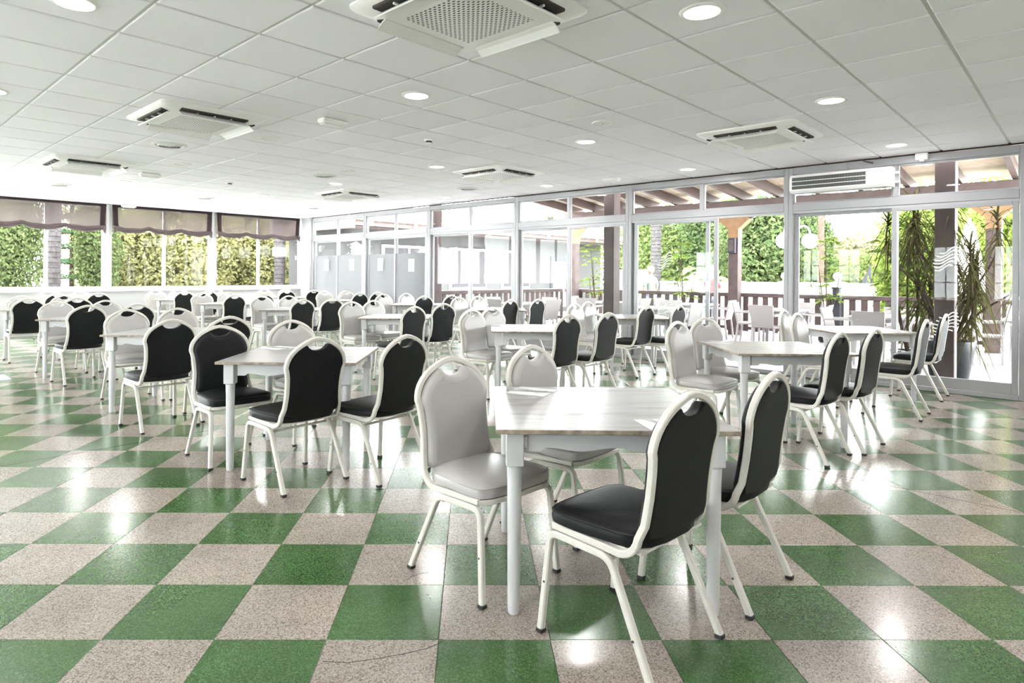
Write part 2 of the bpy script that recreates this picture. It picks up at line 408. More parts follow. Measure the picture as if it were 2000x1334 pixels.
# walls
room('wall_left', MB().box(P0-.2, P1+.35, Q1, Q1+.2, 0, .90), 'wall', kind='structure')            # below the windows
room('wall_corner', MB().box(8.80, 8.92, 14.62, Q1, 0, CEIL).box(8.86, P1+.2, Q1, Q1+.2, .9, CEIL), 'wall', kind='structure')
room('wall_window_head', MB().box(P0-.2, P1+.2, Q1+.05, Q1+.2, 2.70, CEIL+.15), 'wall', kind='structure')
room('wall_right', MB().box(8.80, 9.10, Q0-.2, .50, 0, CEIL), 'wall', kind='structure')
room('wall_near', MB().box(P0-.2, P1+.2, Q0-.2, Q0, 0, CEIL), 'rearwall', kind='structure')
# wall behind the camera with gridded windows (seen mirrored in the glass doors)
rw = MB(); edges = [(1.35, 1.9), (2.55, 3.2), (4.9, 5.6), (6.0, 6.6), (9.3, 10.1)]
prev = Q0-.2
for a, b in edges: rw.box(P0-.2, P0, prev, a, 0, CEIL); rw.box(P0-.2, P0, a, b, 0, .62); rw.box(P0-.2, P0, a, b, 2.22, CEIL); prev = b
rw.box(P0-.2, P0, prev, Q1+.2, 0, CEIL)
room('wall_rear', rw, 'rearwall', kind='structure')
wn = 0
for a, b in edges:
    wn += 1
    w = put('window_%d' % (20+wn), None, None, (0,0,0), (0,0,TC), kind='structure')
    f = MB(); f.box(P0-.12,P0-.06,a,b,.62,.70).box(P0-.12,P0-.06,a,b,2.14,2.22).box(P0-.12,P0-.06,a,a+.07,.7,2.14).box(P0-.12,P0-.06,b-.07,b,.7,2.14)
    room('window_frame', f, 'pvc', w)
    n = max(2, round((b-a)/.5))
    for k in range(1, n): room('muntin', MB().box(P0-.10,P0-.08,a+(b-a)*k/n-.015,a+(b-a)*k/n+.015,.7,2.14), 'slate', w)
    for k in (1, 2): room('muntin', MB().box(P0-.10,P0-.08,a,b,.7+1.44*k/3-.015,.7+1.44*k/3+.015), 'slate', w)
    room('pane', MB().box(P0-.092,P0-.088,a+.05,b-.05,.68,2.16), 'glass', w)

# ribbon windows of the left wall
sill = room('window_sill', MB().cbox(P0, 8.86, Q1-.07, Q1+.1, .885, .925, .006), 'pvc', kind='structure')
sill.name = 'trim_2'
posts = [-3.3, -1.0, 2.0, 4.265, 6.525, 8.79]
for k in range(len(posts)-1):
    a, b = posts[k], posts[k+1]
    w = put('window_%d' % (k+1), None, None, (0,0,0), (0,0,TC), kind='structure')
    y0, y1 = Q1-.01, Q1+.06
    room('post', MB().cbox(a-.075, a+.0, y0-.02, y1, .925, CEIL-.005, .006), 'pvc', w)
    room('post', MB().cbox(b-.075+.075, b+.075, y0-.02, y1, .925, CEIL-.005, .006), 'pvc', w) if k == len(posts)-2 else None
    room('bottom_rail', MB().cbox(a, b, y0, y1, .925, .995, .005), 'pvc', w)
    room('top_rail', MB().cbox(a, b, y0, y1, 2.68, CEIL-.003, .005), 'pvc', w)
    m_ = (a+b)/2
    room('mullion', MB().cbox(m_-.03, m_+.03, y0, y1, .995, 2.68, .005), 'pvc', w)
    room('side_stile', MB().cbox(a, a+.055, y0, y1, .995, 2.68, .005), 'pvc', w)
    if k < len(posts)-2: room('side_stile', MB().cbox(b-.13, b-.075, y0, y1, .995, 2.68, .005), 'pvc', w)
    room('pane', MB().box(a+.05, m_-.03, Q1+.02, Q1+.026, .99, 2.69), 'glass2', w)
    room('pane', MB().box(m_+.03, b-.07, Q1+.02, Q1+.026, .99, 2.69), 'glass2', w)
    room('latch', MB().cbox(b-.118, b-.088, y0-.022, y0, 1.66, 1.76, .004), 'plastic', w)
room('notice_sheet', MB().box(8.02, 8.42, Q1-.016, Q1-.0155+.0012, 1.74, 1.97), 'paper', label='blank white sheet stuck on the window beside the corner', cat='sheet')

# roman blinds
def blind(a, b, label):
    t = put('roman_blind', None, None, RP((a+b)/2, Q1-.06), (0,0,TC), label, 'blind', 'roman blinds')
    w = (b-a)/2; y = -.02; n = 48; top = 2.745
    def zb(x):      # scalloped lower line, lifted at the four cords
        s = (x+w)/(2*w)*3; d = abs(s-round(s)); return 2.265-.045*math.sin(min(1, d*2)*PI/2)
    def belly(x, z): return y-.012*math.sin((top-z)*3)*abs(math.sin((x+w)/(2*w)*3*PI))
    xs = [-w+2*w*i/n for i in range(n+1)]
    mb = MB(); R = 8
    rows = [[(x, belly(x, top-(top-zb(x))*k/R), top-(top-zb(x))*k/R) for x in xs] for k in range(R+1)]
    mb.loft(rows, closed=False); put('blind_cloth', mb.mesh('blind_cloth', 'blind', True), t)
    for sx in (-1, 1):
        x0 = sx*w; x1 = sx*(w-.085-.02); m2 = MB()
        m2.loft([[(x0-sx*.03*k/6, y-.006, top-(top-2.25)*k/6), (x1-sx*.02*k/6, y-.006, top-(top-2.25)*k/6)] for k in range(7)], closed=False)
        put('side_hem', m2.mesh('side_hem', 'blindhem'), t)
    put('head_hem', MB().box(-w, w, y-.010, y-.004, top-.045, top).mesh('head_hem', 'blindhem'), t)
    for k in range(4):
        pts = []
        for x in xs:
            s = (x+w)/(2*w)*3; d = abs(s-round(s)); pinch = 1-.35*math.exp(-(d*7)**2)
            pts.append((x*.985, y-.03-.012*(k % 2), zb(x)+.02-.026*k*pinch))
        put('fold', MB().tube(pts, [.018+.006*math.sin(i*.9+k) for i in range(len(pts))], n=8).mesh('fold', 'blindfold', True), t)
    for sx in (-1, 1):      # gathered knots at the corners
        for k in range(3):
            put('gather', MB().tube([(sx*(w-.02), y-.04, 2.13+.03*k), (sx*(w-.07), y-.05, 2.19+.035*k), (sx*(w-.13), y-.04, 2.265)], [.012,.022,.01], n=6).mesh('gather', 'blindfold', True), t)
    for k in (1, 2): put('cord', MB().tube([(-w+2*w*k/3, y+.012, top), (-w+2*w*k/3, y+.012, 2.25)], .003, n=5).mesh('cord', 'blindfold'), t)
blind(1.95, 4.19, 'brown roman blind at the left edge, over the cypress window')
blind(4.30, 6.44, 'brown roman blind in the middle, under the white ceiling box')
blind(6.55, 8.76, 'brown roman blind nearest the room corner')

# ------------------------------------------------------------------ glass door wall
GX = P1                         # glass plane
Q_POST = [14.62, 12.318, 10.058, 7.629, 5.279, 2.886, .50]
ZT0, ZT1, ZH = 2.145, 2.265, 2.65
def leaf(w, q0, q1, dp, ztop=2.15, film=False, handle=0, logo=None, name='door_leaf'):
    x0, x1 = GX+dp-.018, GX+dp+.018; s = .055
    f = MB().cbox(x0,x1,q0,q0+s,.05,ztop,.004).cbox(x0,x1,q1-s,q1,.05,ztop,.004).cbox(x0,x1,q0+s,q1-s,ztop-.055,ztop,.004).cbox(x0,x1,q0+s,q1-s,.05,.175,.004)
    l = room(name, f, 'alu', w)
    room('pane', MB().box(GX+dp-.003, GX+dp+.003, q0+s-.005, q1-s+.005, .17, ztop-.05), 'glass', l)
    if film: room('frosted_film', MB().box(GX+dp-.0045, GX+dp-.0035, q0+s, q1-s, .175, 1.76), 'film', l)
    if handle:
        q = q0+.027 if handle < 0 else q1-.027
        room('pull_handle', MB().cbox(x0-.003, x0+.002, q-.012, q+.012, 1.00, 1.14, .002), 'alu_in', l)
    if logo:
        for zc in (1.52, .78):
            m = MB()
            for k in range(6):
                zz = zc+.10-.04*k; off = .03*(k-2.5)*.3
                ln = .13-.018*abs(k-2.5)
                pts = [(GX+dp-.005, (q0+q1)/2+logo+off-ln+2*ln*i/14, zz+.022*math.sin(i/14*2*PI)+.05*(i/14-.5)*-1) for i in range(15)]
                m.tube(pts, .0065, n=5)
            room('wave_emblem', m, 'paper', l)
    return l
for k in range(6):
    b, a = Q_POST[k], Q_POST[k+1]     # a < b
    w = put('window_%d' % (10+k), None, None, (0,0,0), (0,0,TC), kind='structure')
    x0, x1 = GX-.05, GX+.05; m_ = (a+b)/2
    room('post', MB().cbox(x0, x1, b-.05 if k == 0 else b-.055, b if k == 0 else b, 0, CEIL-.02, .005), 'alu', w)
    room('post', MB().cbox(x0, x1, a, a+.055, 0, CEIL-.02, .005), 'alu', w)
    room('head_rail', MB().cbox(x0, x1, a+.055, b-.055, ZH, CEIL-.02, .005), 'alu', w)
    room('transom', MB().cbox(x0, x1, a+.055, b-.055, ZT0+.02, ZT1, .005), 'alu', w)
    room('track', MB().box(x0+.012, x1-.012, a+.055, b-.055, ZT0-.01, ZT0+.02), 'alu_in', w)
    room('threshold', MB().cbox(x0-.01, x1+.01, a+.055, b-.055, 0.001, .052, .004), 'alu', w)
    room('mullion', MB().cbox(GX-.03, GX+.03, m_-.024, m_+.024, ZT1, ZH, .004), 'alu', w)
    for c, d in ((a+.055, m_-.024), (m_+.024, b-.055)):
        room('glazing_bead', MB().box(GX-.02,GX+.02,c,d,ZT1,ZT1+.02).box(GX-.02,GX+.02,c,d,ZH-.02,ZH).box(GX-.02,GX+.02,c,c+.016,ZT1+.02,ZH-.02).box(GX-.02,GX+.02,d-.016,d,ZT1+.02,ZH-.02), 'alu', w)
        room('pane', MB().box(GX-.003, GX+.003, c+.01, d-.01, ZT1+.01, ZH-.01), 'glass', w)
    if k < 2:
        leaf(w, a+.06, m_+.03, -.018, film=True, handle=-1); leaf(w, m_-.03, b-.06, .022, film=True, handle=1)
    elif k == 4:       # both leaves pushed together, right half stands open
        leaf(w, m_-.24, b-.10, -.018, handle=-1, logo=.15); leaf(w, m_-.10, b-.06, .022, handle=1)
    elif k == 5:
        leaf(w, a+.06, m_+.03, -.018, handle=-1, logo=.05); leaf(w, m_-.03, b-.06, .022, handle=1, logo=.0)
    else:
        leaf(w, a+.06, m_+.03, -.018, handle=-1, logo=.0 if k > 1 else None); leaf(w, m_-.03, b-.06, .022, handle=1, logo=.0)
# printed sheets on the frosted doors
for q, z, ink, lab in ((13.95, 1.52, 1, 'paper with grey print on the leftmost frosted door'), (12.85, 1.52, 0, 'blank white paper on second frosted door from the corner'),
                       (11.72, 1.52, 1, 'paper half grey half white on third frosted door'), (10.62, 1.50, 0, 'faint blank paper on the frosted door beside clear glass')):
    t = put('paper_sheet', None, None, RP(GX-.030, q, z), (0,0,TC), lab, 'paper', 'papers on the frosted doors')
    put('sheet', MB().box(-.0006, .0006, -.10, .10, -.14, .14).mesh('sheet', 'paper'), t)
    if ink: put('print', MB().box(-.0012, -.0007, -.085, .085, -.02 if q < 13 else -.12, .125).mesh('print', 'ink'), t)
# air curtain over the right hand door
t = put('air_curtain', None, None, RP(GX-.05, 2.25, 2.50), (0,0,TC), 'long white air curtain with dark grille above the right glass door', 'air curtain')
prof = [(0,-.12),(-.17,-.12),(-.20,-.09),(-.20,.06),(-.17,.11),(0,.11)]
put('housing', MB().prism(prof, -.56, .56, 'y').mesh('housing', 'plastic'), t)
put('grille', MB().box(-.204, -.199, -.30, .53, -.075, .075).mesh('grille', 'grille'), t)
for z in (-.03, .025): put('grille_rib', MB().box(-.209, -.204, -.30, .53, z-.004, z+.004).mesh('grille_rib', 'plastic'), t)
for k in range(26): put('grille_fin', cached('fin', lambda: MB().box(-.206, -.203, -.0012, .0012, -.075, .075).mesh('grille_fin', 'slate')), t, (0, -.28+k*.031, 0))
put('outlet', MB().box(-.15, -.06, -.5, .5, -.128, -.12).mesh('outlet', 'alu_in'), t)
for z in (-.06, .05): put('bracket', MB().box(-.05, -.03, -.62, -.55, z-.015, z+.015).mesh('bracket', 'steel'), t)
t = put('sensor_box', None, None, RP(GX-.075, 1.42, 2.70), (0,0,TC), 'small white sensor box at ceiling above right door', 'sensor')
put('case', MB().cbox(-.05,.024,-.06,.06,-.03,.045,.006).mesh('case','plastic'), t); put('eye', MB().cbox(-.03,.0,-.02,.02,-.05,-.03,.004).mesh('eye','plastic2'), t)
t = put('door_hook', None, None, RP(GX-.06, 1.98, 2.74), (0,0,TC), 'small black clip hanging from the ceiling gap by air curtain', 'hook')
put('arm', MB().tube([(0,.05,0),(-.04,.02,-.02),(-.04,-.02,-.035),(-.02,-.07,-.05)], .006, n=6).mesh('arm','black'), t)

# ------------------------------------------------------------------ ceiling fixtures
def cellpos(a, b): return RP(GP+.6*a, GQ+.6*b, CEIL)
def disc_mesh(key, prof, m, n=28): return cached(key, lambda: MB().lathe(prof, n).mesh(key, m, True))
bez = disc_mesh('bezel', [(.094,-.004),(.096,-.010),(.108,-.010),(.118,-.004),(.119,.0),(.09,.0)], 'plastic')
len_on = disc_mesh('diffuser', [(.001,-.006),(.094,-.005),(.094,.0),(.001,.0)], 'lens')
len_off = disc_mesh('diffuser_off', [(.001,-.006),(.094,-.005),(.094,.0),(.001,.0)], 'lens_off')
rows = {-.5: 'leftmost row', 3.5: 'row above the left tables', 7.5: 'middle row', 11.5: 'row along the glass doors'}
ld = bpy.data.lights.new('downlight_glow', 'AREA'); ld.shape = 'DISK'; ld.size = .18; ld.energy = LAMP_W; ld.color = (1, .985, .97); ld.specular_factor = .12
for a in (-.5, 3.5, 7.5, 11.5):
    k = -1
    for b in (-11.5, -7.5, -3.5, .5, 4.5, 8.5, 12.5, 16.5):  # positions outside the view continue the grid with unseen lamps added for light
        pos = cellpos(a, b)
        if not (Q0+.3 < GQ+.6*b < Q1-.3): continue
        k += 1
        lit = not (a == 3.5 and b in (4.5, 8.5))
        lab = '%s round recessed downlight, %s from the camera end in %s' % ('lit' if lit else 'unlit', ORD[k], rows[a])
        t = put('downlight', None, None, pos, (0,0,TC), lab, 'ceiling light', 'round ceiling downlights')
        put('bezel', bez, t); put('diffuser', len_on if lit else len_off, t)
        if lit:
            lo = bpy.data.objects.new('downlight_glow', ld); COL.objects.link(lo); lo.location = (0,0,-.014); lo.parent = t
for n, (a, b, lab) in enumerate(((2.5,6.5,'round louvred vent beyond the left cassette unit'), (2.5,14.5,'round louvred vent at far left near the blinds'), (6.5,7.5,'round louvred vent left of middle ceiling'),
        (6.5,14.5,'round louvred vent above far middle tables'), (10.5,14.5,'farthest round louvred vent, towards the room corner'), (10.5,6.5,'round louvred vent near glass doors, behind cassette'))):
    t = put('air_vent', None, None, cellpos(a, b), (0,0,TC), lab, 'vent', 'round ceiling vents')
    put('rim', disc_mesh('rim', [(.14,-.002),(.15,-.014),(.175,-.010),(.185,0),(.14,0)], 'plastic2'), t)
    put('throat', disc_mesh('throat', [(.001,-.002),(.142,-.002),(.142,-.0005),(.001,-.0005)], 'slot'), t)
    for r in (.115, .08, .045): put('cone', cached('cone%.3f' % r, lambda: MB().lathe([(r,-.022),(r+.018,-.004),(r+.014,-.004),(r-.004,-.022)], 24, cap=False).mesh('cone', 'plastic2', True)), t)
    put('hub', disc_mesh('hub', [(.001,-.022),(.018,-.020),(.022,-.004),(.001,-.004)], 'plastic2'), t)
for a, b, lab in ((6.5,6.5,'flat round ceiling speaker left of middle, far'), (6.5,-.5,'flat round ceiling speaker near the bright right downlight')):
    t = put('ceiling_speaker', None, None, cellpos(a, b), (0,0,TC), lab, 'speaker', 'ceiling speakers')
    put('rim', disc_mesh('srim', [(.085,-.004),(.09,-.012),(.10,-.010),(.105,0),(.085,0)], 'plastic'), t)
    put('mesh_cover', disc_mesh('scover', [(.001,-.010),(.05,-.009),(.085,-.004),(.085,0),(.001,0)], 'plastic2'), t)
    put('badge', disc_mesh('sbadge', [(.001,-.0115),(.006,-.0115),(.006,-.009),(.001,-.009)], 'grille', 10), t)
for a, b, lab in ((5.5,2.5,'white smoke detector at the middle of the ceiling'), (5.5,10.5,'small smoke detector far left on ceiling')):
    t = put('smoke_detector', None, None, cellpos(a, b), (0,0,TC), lab, 'smoke detector', 'smoke detectors')
    put('base', disc_mesh('sdbase', [(.001,-.018),(.052,-.018),(.054,0),(.001,0)], 'plastic'), t)
    put('chamber', disc_mesh('sdch', [(.001,-.052),(.028,-.05),(.036,-.042),(.036,-.034),(.001,-.034)], 'plastic'), t)
    put('slots', disc_mesh('sdsl', [(.001,-.036),(.032,-.036),(.032,-.017),(.001,-.017)], 'slot'), t)
for a, b, rz, lab in ((3.5,2.5,0,'white emergency light box on ceiling left of smoke detector'), (3.5,10.5,0,'white emergency light box beside the far left cassette'), (11.5,2.5,PI/2,'white emergency light box on ceiling near glass doors'), (5.6,18.85,0,'cream emergency light box above the blinds')):
    t = put('emergency_light', None, None, cellpos(a, b), (0,0,TC+rz), lab, 'light box', 'emergency light boxes')
    put('case', cached('emc', lambda: MB().cbox(-.14,.14,-.055,.055,-.05,-.002,.012).mesh('case','plastic')), t)
    put('cover', cached('emk', lambda: MB().cbox(-.12,.12,-.04,.04,-.062,-.05,.006).mesh('cover','lens_off')), t)
# cassette air conditioners
def ac_frame():
    mb = MB(); S = .475; r = .06
    def sq(s, z, rr):
        out = []
        for cx_, cy_, a0 in ((s-rr, s-rr, 0), (-s+rr, s-rr, 90), (-s+rr, -s+rr, 180), (s-rr, -s+rr, 270)):
            for k in range(5): t_ = math.radians(a0+22.5*k); out.append((cx_+rr*math.cos(t_), cy_+rr*math.sin(t_), z))
        return out
    mb.loft([sq(S, 0, r), sq(S, -.012, r), sq(S-.012, -.024, r), sq(.39, -.045, .05), sq(.30, -.060, .035), sq(.27, -.062, .03)])
    mb.f = [tuple(reversed(f)) for f in mb.f]
    return mb.mesh('panel', 'plastic', True)
def ac_grille():
    n = 61; s = .27; mb = MB(); st = 2*s/n
    z = lambda x, y: -.062-.018*(1-(x/s)**2)*(1-(y/s)**2)
    P_ = {}
    def vid(i, j):
        if (i, j) not in P_:
            x = -s+st*i; y = -s+st*j; P_[(i, j)] = len(mb.v); mb.v.append((x, y, z(x, y)))
        return P_[(i, j)]
    for i in range(n):
        for j in range(n):
            hole = (i % 2 == 1 and (j+(2 if (i//2) % 2 else 0)) % 4 in (1, 2)) and 1 < i < n-2 and 1 < j < n-2
            if hole: continue
            mb.f.append((vid(i,j), vid(i,j+1), vid(i+1,j+1), vid(i+1,j))); mb.mi.append(0)
    return mb.mesh('grille', 'plastic', True)
def ac_filter():
    mb = MB(); mb.box(-.265, .265, -.265, .265, -.058, -.05); return mb.mesh('filter', 'filter')
def ac_slot():
    return MB().cbox(-.30, .30, .345, .425, -.050, -.022, .004).mesh('air_slot', 'slot')
def ac_flap():
    mb = MB(); pr = [(.345,-.056),(.375,-.066),(.405,-.088),(.415,-.098),(.418,-.094),(.405,-.080),(.375,-.058),(.347,-.050)]
    mb.prism(pr, -.30, .30, 'x'); return mb.mesh('flap', 'plastic')
def ac_pin(): return MB().cbox(-.006,.006,.37,.40,-.060,-.045,.001).mesh('flap_hinge','plastic2')
AC = [cached('acp', ac_frame), cached('acg', ac_grille), cached('acf', ac_filter), cached('acs', ac_slot), cached('acl', ac_flap), cached('acn', ac_pin)]
for a, b, lab in ((2,-2,'large white ceiling cassette cut by the top edge'), (2,4,'white ceiling cassette over the left tables'), (9,-2,'white ceiling cassette at right near glass doors'),
                  (2,10,'white ceiling cassette at the far left'), (9,4,'white ceiling cassette in the middle near glass doors'), (9,10,'farthest white ceiling cassette, before the room corner')):
    t = put('ceiling_cassette', None, None, cellpos(a, b), (0,0,TC), lab, 'air conditioner', 'ceiling cassette air conditioners')
    put('panel', AC[0], t); g = put('grille', AC[1], t); put('filter', AC[2], g)
    for k in range(4):
        put('air_slot', AC[3], t, (0,0,0), (0,0,k*PI/2)); f = put('flap', AC[4], t, (0,0,0), (0,0,k*PI/2))
        for x in (-.15, 0, .15): put('flap_hinge', AC[5], f, (x,0,0))

# ------------------------------------------------------------------ chairs
def back_x(z):
    K = [(.36,.205),(.44,.204),(.52,.192),(.60,.186),(.68,.191),(.74,.201),(.78,.205),(.81,.202)]
    for (a, b), (c, d) in zip(K, K[1:]):
        if z <= c: t = (z-a)/(c-a); return b+(d-b)*t
    return .2
def back_y(z): return -.172-.13*(z-.42)
def half_arch():
    return [(.206,.745),(.2045,.763),(.199,.784),(.188,.807),(.169,.832),(.145,.853),(.115,.872),(.08,.889),(.04,.903),(0,.909)]
def backframe():
    L_ = [(.205, .19, .398), (.205, .0, .392), (.205, -.09, .388)]
    for k in range(1, 7):
        a = k/6*(PI/2-.13); L_.append((.205, -.09-.075*math.sin(a), .388+.075*(1-math.cos(a))))
    z = .50
    while z < .74: L_.append((back_x(z), back_y(z), z)); z += .045
    for x, zz in half_arch(): L_.append((x, back_y(zz), zz))
    R = [(-x, y, z) for x, y, z in reversed(L_[:-1])]
    return MB().tube(L_+R, .0125, sq=1, flat=(1,0,0)).mesh('back_frame', 'frame', True)
def pad_outline():
    o = []
    for k in range(9): t = k/8; o.append((-.175+.35*t, .452-.022*math.sin(t*PI)))             # bottom, sagging
    z = .48
    while z < .74: o.append((back_x(z)-.0125, z)); z += .045
    for x, zz in half_arch()[:7]: o.append((x-.012, zz-.009))
    o += [(.086,.872),(.076,.872),(.067,.862),(.054,.851),(.036,.843),(.018,.840),(0,.839)]
    half = o[9:-1]
    o += [(-x, z) for x, z in reversed(half)]
    return o
def backpad(m):
    o = pad_outline(); mb = MB()
    def ring(ins, dy): return [(x, back_y(z)+dy, z) for x, z in (offset_poly(o, ins) if ins else o)]
    rg = [ring(.012,-.013), ring(.002,-.012), ring(0,-.006), ring(0,.022), ring(.004,.032), ring(.014,.040), ring(.03,.043)]
    mb.loft(rg)
    n = len(o)
    for r_, flip, dy in ((0, 1, -.014), (6, 0, .046)):
        c = len(mb.v); mb.v.append((0, back_y(.65)+dy, .65))
        for i in range(n):
            a, b = r_*n+i, r_*n+(i+1) % n
            mb.f.append((a, c, b) if not flip else (b, c, a)); mb.mi.append(0)
    mb.f = [tuple(reversed(f)) for f in mb.f]
    me = mb.mesh('backrest', m, True); return me
def seat_outline():
    pts = [(-.195,-.185),(.195,-.185),(.222,.13),(.205,.205),(.15,.225),(0,.232),(-.15,.225),(-.205,.205),(-.222,.13)]
    # round by corner cutting
    for _ in range(2):
        q = []
        for i in range(len(pts)):
            a = pts[i]; b = pts[(i+1) % len(pts)]
            q += [(a[0]*.8+b[0]*.2, a[1]*.8+b[1]*.2), (a[0]*.2+b[0]*.8, a[1]*.2+b[1]*.8)]
        pts = q
    return pts
def seatpad(m):
    o = seat_outline(); mb = MB()
    def ring(ins, z): return [(x, y, z) for x, y in (offset_poly(o, ins) if ins else o)]
    def sc_(k, z): return [(x*k, .02+(y-.02)*k, z) for x, y in o]
    rg = [sc_(.955,.406), sc_(1.0,.412), sc_(1.012,.43), sc_(1.0,.448), sc_(.965,.456), sc_(.86,.464), sc_(.62,.471), sc_(.3,.475)]
    mb.loft(rg, cap=True); return mb.mesh('seat', m, True)
def seatpiping(m):
    o = seat_outline(); return MB().tube([(x, y, .451) for x, y in [(a*1.003, .02+(b-.02)*1.003) for a, b in o]], .003, n=5, closed=True).mesh('piping', m, True)
def seatframe():
    mb = MB(); mb.tube([(-.205,.19,.396),(-.17,.215,.396),(0,.222,.396),(.17,.215,.396),(.205,.19,.396)], .011, sq=1)
    mb.box(-.195,.195,-.17,.20,.398,.407); return mb.mesh('seat_frame','frame',True)
def legframe(s):
    L_ = [(s*.226,.232,.012),(s*.213,.208,.30)]
    for k in range(7): a = k/6*PI/2; L_.append((s*.212, .168+.036*math.cos(a), .335+.036*math.sin(a)))
    L_ += [(s*.212, .06, .368)]
    for k in range(7): a = k/6*1.12; L_.append((s*.212, -.02-.06*math.sin(a), .365-.06*(1-math.cos(a))))
    L_ += [(s*.224,-.228,.012)]
    return MB().tube(L_, .0125, sq=1, flat=(1,0,0)).mesh('leg_frame','frame',True)
def stretcher(): return MB().tube([(-.205,.0,0),(.205,.0,0)], .008, n=6).mesh('stretcher','frame',True)
def footcap(): return MB().cbox(-.015,.015,-.015,.015,0,.016,.003).mesh('foot_cap','black')
CH = dict(bo=MB().lathe([(.0045,0),(.0045,.002),(.002,.003)], 8).mesh('bolt','black'), bf=backframe(), lf=[legframe(-1), legframe(1)], sf=seatframe(), st=stretcher(), fc=footcap())
for c, m, pp in (('w','whitepad','piping_w'), ('d','darkpad','piping_d')):
    CH['bp'+c] = backpad(m); CH['se'+c] = seatpad(m); CH['pi'+c] = seatpiping(pp)
def chair(c, p, q, face, label, twist=0.):
    # face +1: looks towards the windows (+q); -1: looks back (-q)
    rz = TC if face > 0 else TC+PI
    t = put('banquet_chair', None, None, RP(p, q), (0,0,rz+twist), label, 'chair', 'banquet chairs around the tables')
    se = put('seat', CH['se'+c], t); put('piping', CH['pi'+c], se)
    put('backrest', CH['bp'+c], t); put('back_frame', CH['bf'], t); put('seat_frame', CH['sf'], t)
    for k, s in enumerate((-1, 1)):
        l = put('leg_frame', CH['lf'][k], t)
        put('bolt', CH['bo'], l, (s*.2295,.2155,.19), (0,s*PI/2,0)); put('bolt', CH['bo'], l, (s*.2325,-.165,.135), (0,s*PI/2,0)); put('foot_cap', CH['fc'], l, (s*.226,.232,0)); put('foot_cap', CH['fc'], l, (s*.224,-.228,0))
    put('stretcher', CH['st'], t, (0,.14,.372)); put('stretcher', CH['st'], t, (0,-.04,.345))
    return t
# tables: name -> centre (p,q), phrase
TAB = [('T1',2.41,1.59,'the foreground table'),('T2',2.43,4.09,'second table, left row'),('T6',2.43,6.55,'third table, left row'),('T7',2.44,9.15,'fourth table, left row'),
 ('T8',2.47,11.7,'fifth table, left row'),('T18',3.35,14.0,'last table, left row'),
 ('T3',5.45,1.9,'nearest table, middle row'),('T4',5.44,4.42,'second table, middle row'),('T9',5.52,6.89,'third table, middle row'),('T10',5.42,9.4,'fourth table, middle row'),
 ('T11',5.48,11.9,'fifth table, middle row'),('T12',5.51,14.2,'last table, middle row'),
 ('T5',8.02,1.89,'nearest table, glass-door row'),('T13',8.05,4.7,'second table, glass-door row'),('T14',8.03,7.3,'third table, glass-door row'),('T15',8.05,9.44,'fourth table, glass-door row'),
 ('T16',8.1,11.7,'fifth table, glass-door row'),('T17',8.06,13.9,'last table, glass-door row')]
CHAIRS = {
'T1':[('w',1,2.04,1.89),('w',1,2.72,1.93),('d',-1,2.05,1.20),('d',-1,2.69,1.17)],
'T2':[('d',1,2.03,4.39),('w',1,2.71,4.55),('d',-1,2.09,3.62),('d',-1,2.57,3.38)],
'T6':[('w',1,2.21,6.93),('w',1,2.71,6.87),('d',-1,2.01,5.72),('d',-1,2.55,5.78)],
'T7':[('w',1,2.16,9.43),('w',1,2.74,9.45),('d',-1,2.14,8.64),('d',-1,2.72,8.74)],
'T8':[('w',1,2.23,12.12),('w',1,2.83,12.12),('d',-1,2.09,11.27),('d',-1,2.69,11.29)],
'T18':[('w',1,3.07,14.42),('w',1,3.63,14.4),('d',-1,2.97,13.61),('d',-1,3.59,13.59)],
'T3':[('w',1,5.09,2.32),('w',1,5.68,2.26),('d',-1,5.03,1.51),('d',-1,5.55,1.50)],
'T4':[('w',1,5.06,4.76),('w',1,5.56,4.78),('d',-1,5.12,3.93),('d',-1,5.76,3.89)],
'T9':[('w',1,5.16,7.21),('w',1,5.66,7.19),('d',-1,4.98,6.14),('d',-1,5.78,6.44)],
'T10':[('w',1,5.18,9.84),('w',1,5.68,9.7),('d',-1,5.02,8.75),('d',-1,5.56,8.77)],
'T11':[('w',1,5.16,12.2),('w',1,5.72,12.24),('d',-1,5.12,11.23),('d',-1,5.78,11.4)],
'T12':[('w',1,5.09,14.56),('w',1,5.63,14.58),('d',-1,5.19,13.67),('d',-1,5.71,13.77)],
'T5':[('w',1,7.3,2.05),('w',1,7.92,2.11),('d',-1,7.16,1.34),('d',-1,8.42,1.36)],
'T13':[('w',1,7.37,5.0),('w',1,7.99,5.04),('d',-1,7.46,4.39),('d',-1,7.98,4.23)],
'T14':[('w',1,7.69,7.58),('w',1,8.27,7.66),('d',-1,7.60,6.87),('d',-1,8.09,6.71)],
'T15':[('w',1,7.63,9.72),('w',1,8.33,9.82),('d',-1,7.63,8.95),('d',-1,8.35,9.01)],
'T16':[('w',1,7.8,12.04),('w',1,8.38,12.04),('d',-1,7.72,11.09),('d',-1,8.28,11.23)],
'T17':[('w',1,7.52,14.32),('w',1,8.14,14.32),('d',-1,7.42,13.47),('d',-1,8.06,13.59)]}
TWIST = {('T3',1):-.30, ('T2',2):.05, ('T2',3):.12, ('T9',2):.1, ('T7',2):.06}
TOPZ = .725; TH = .46
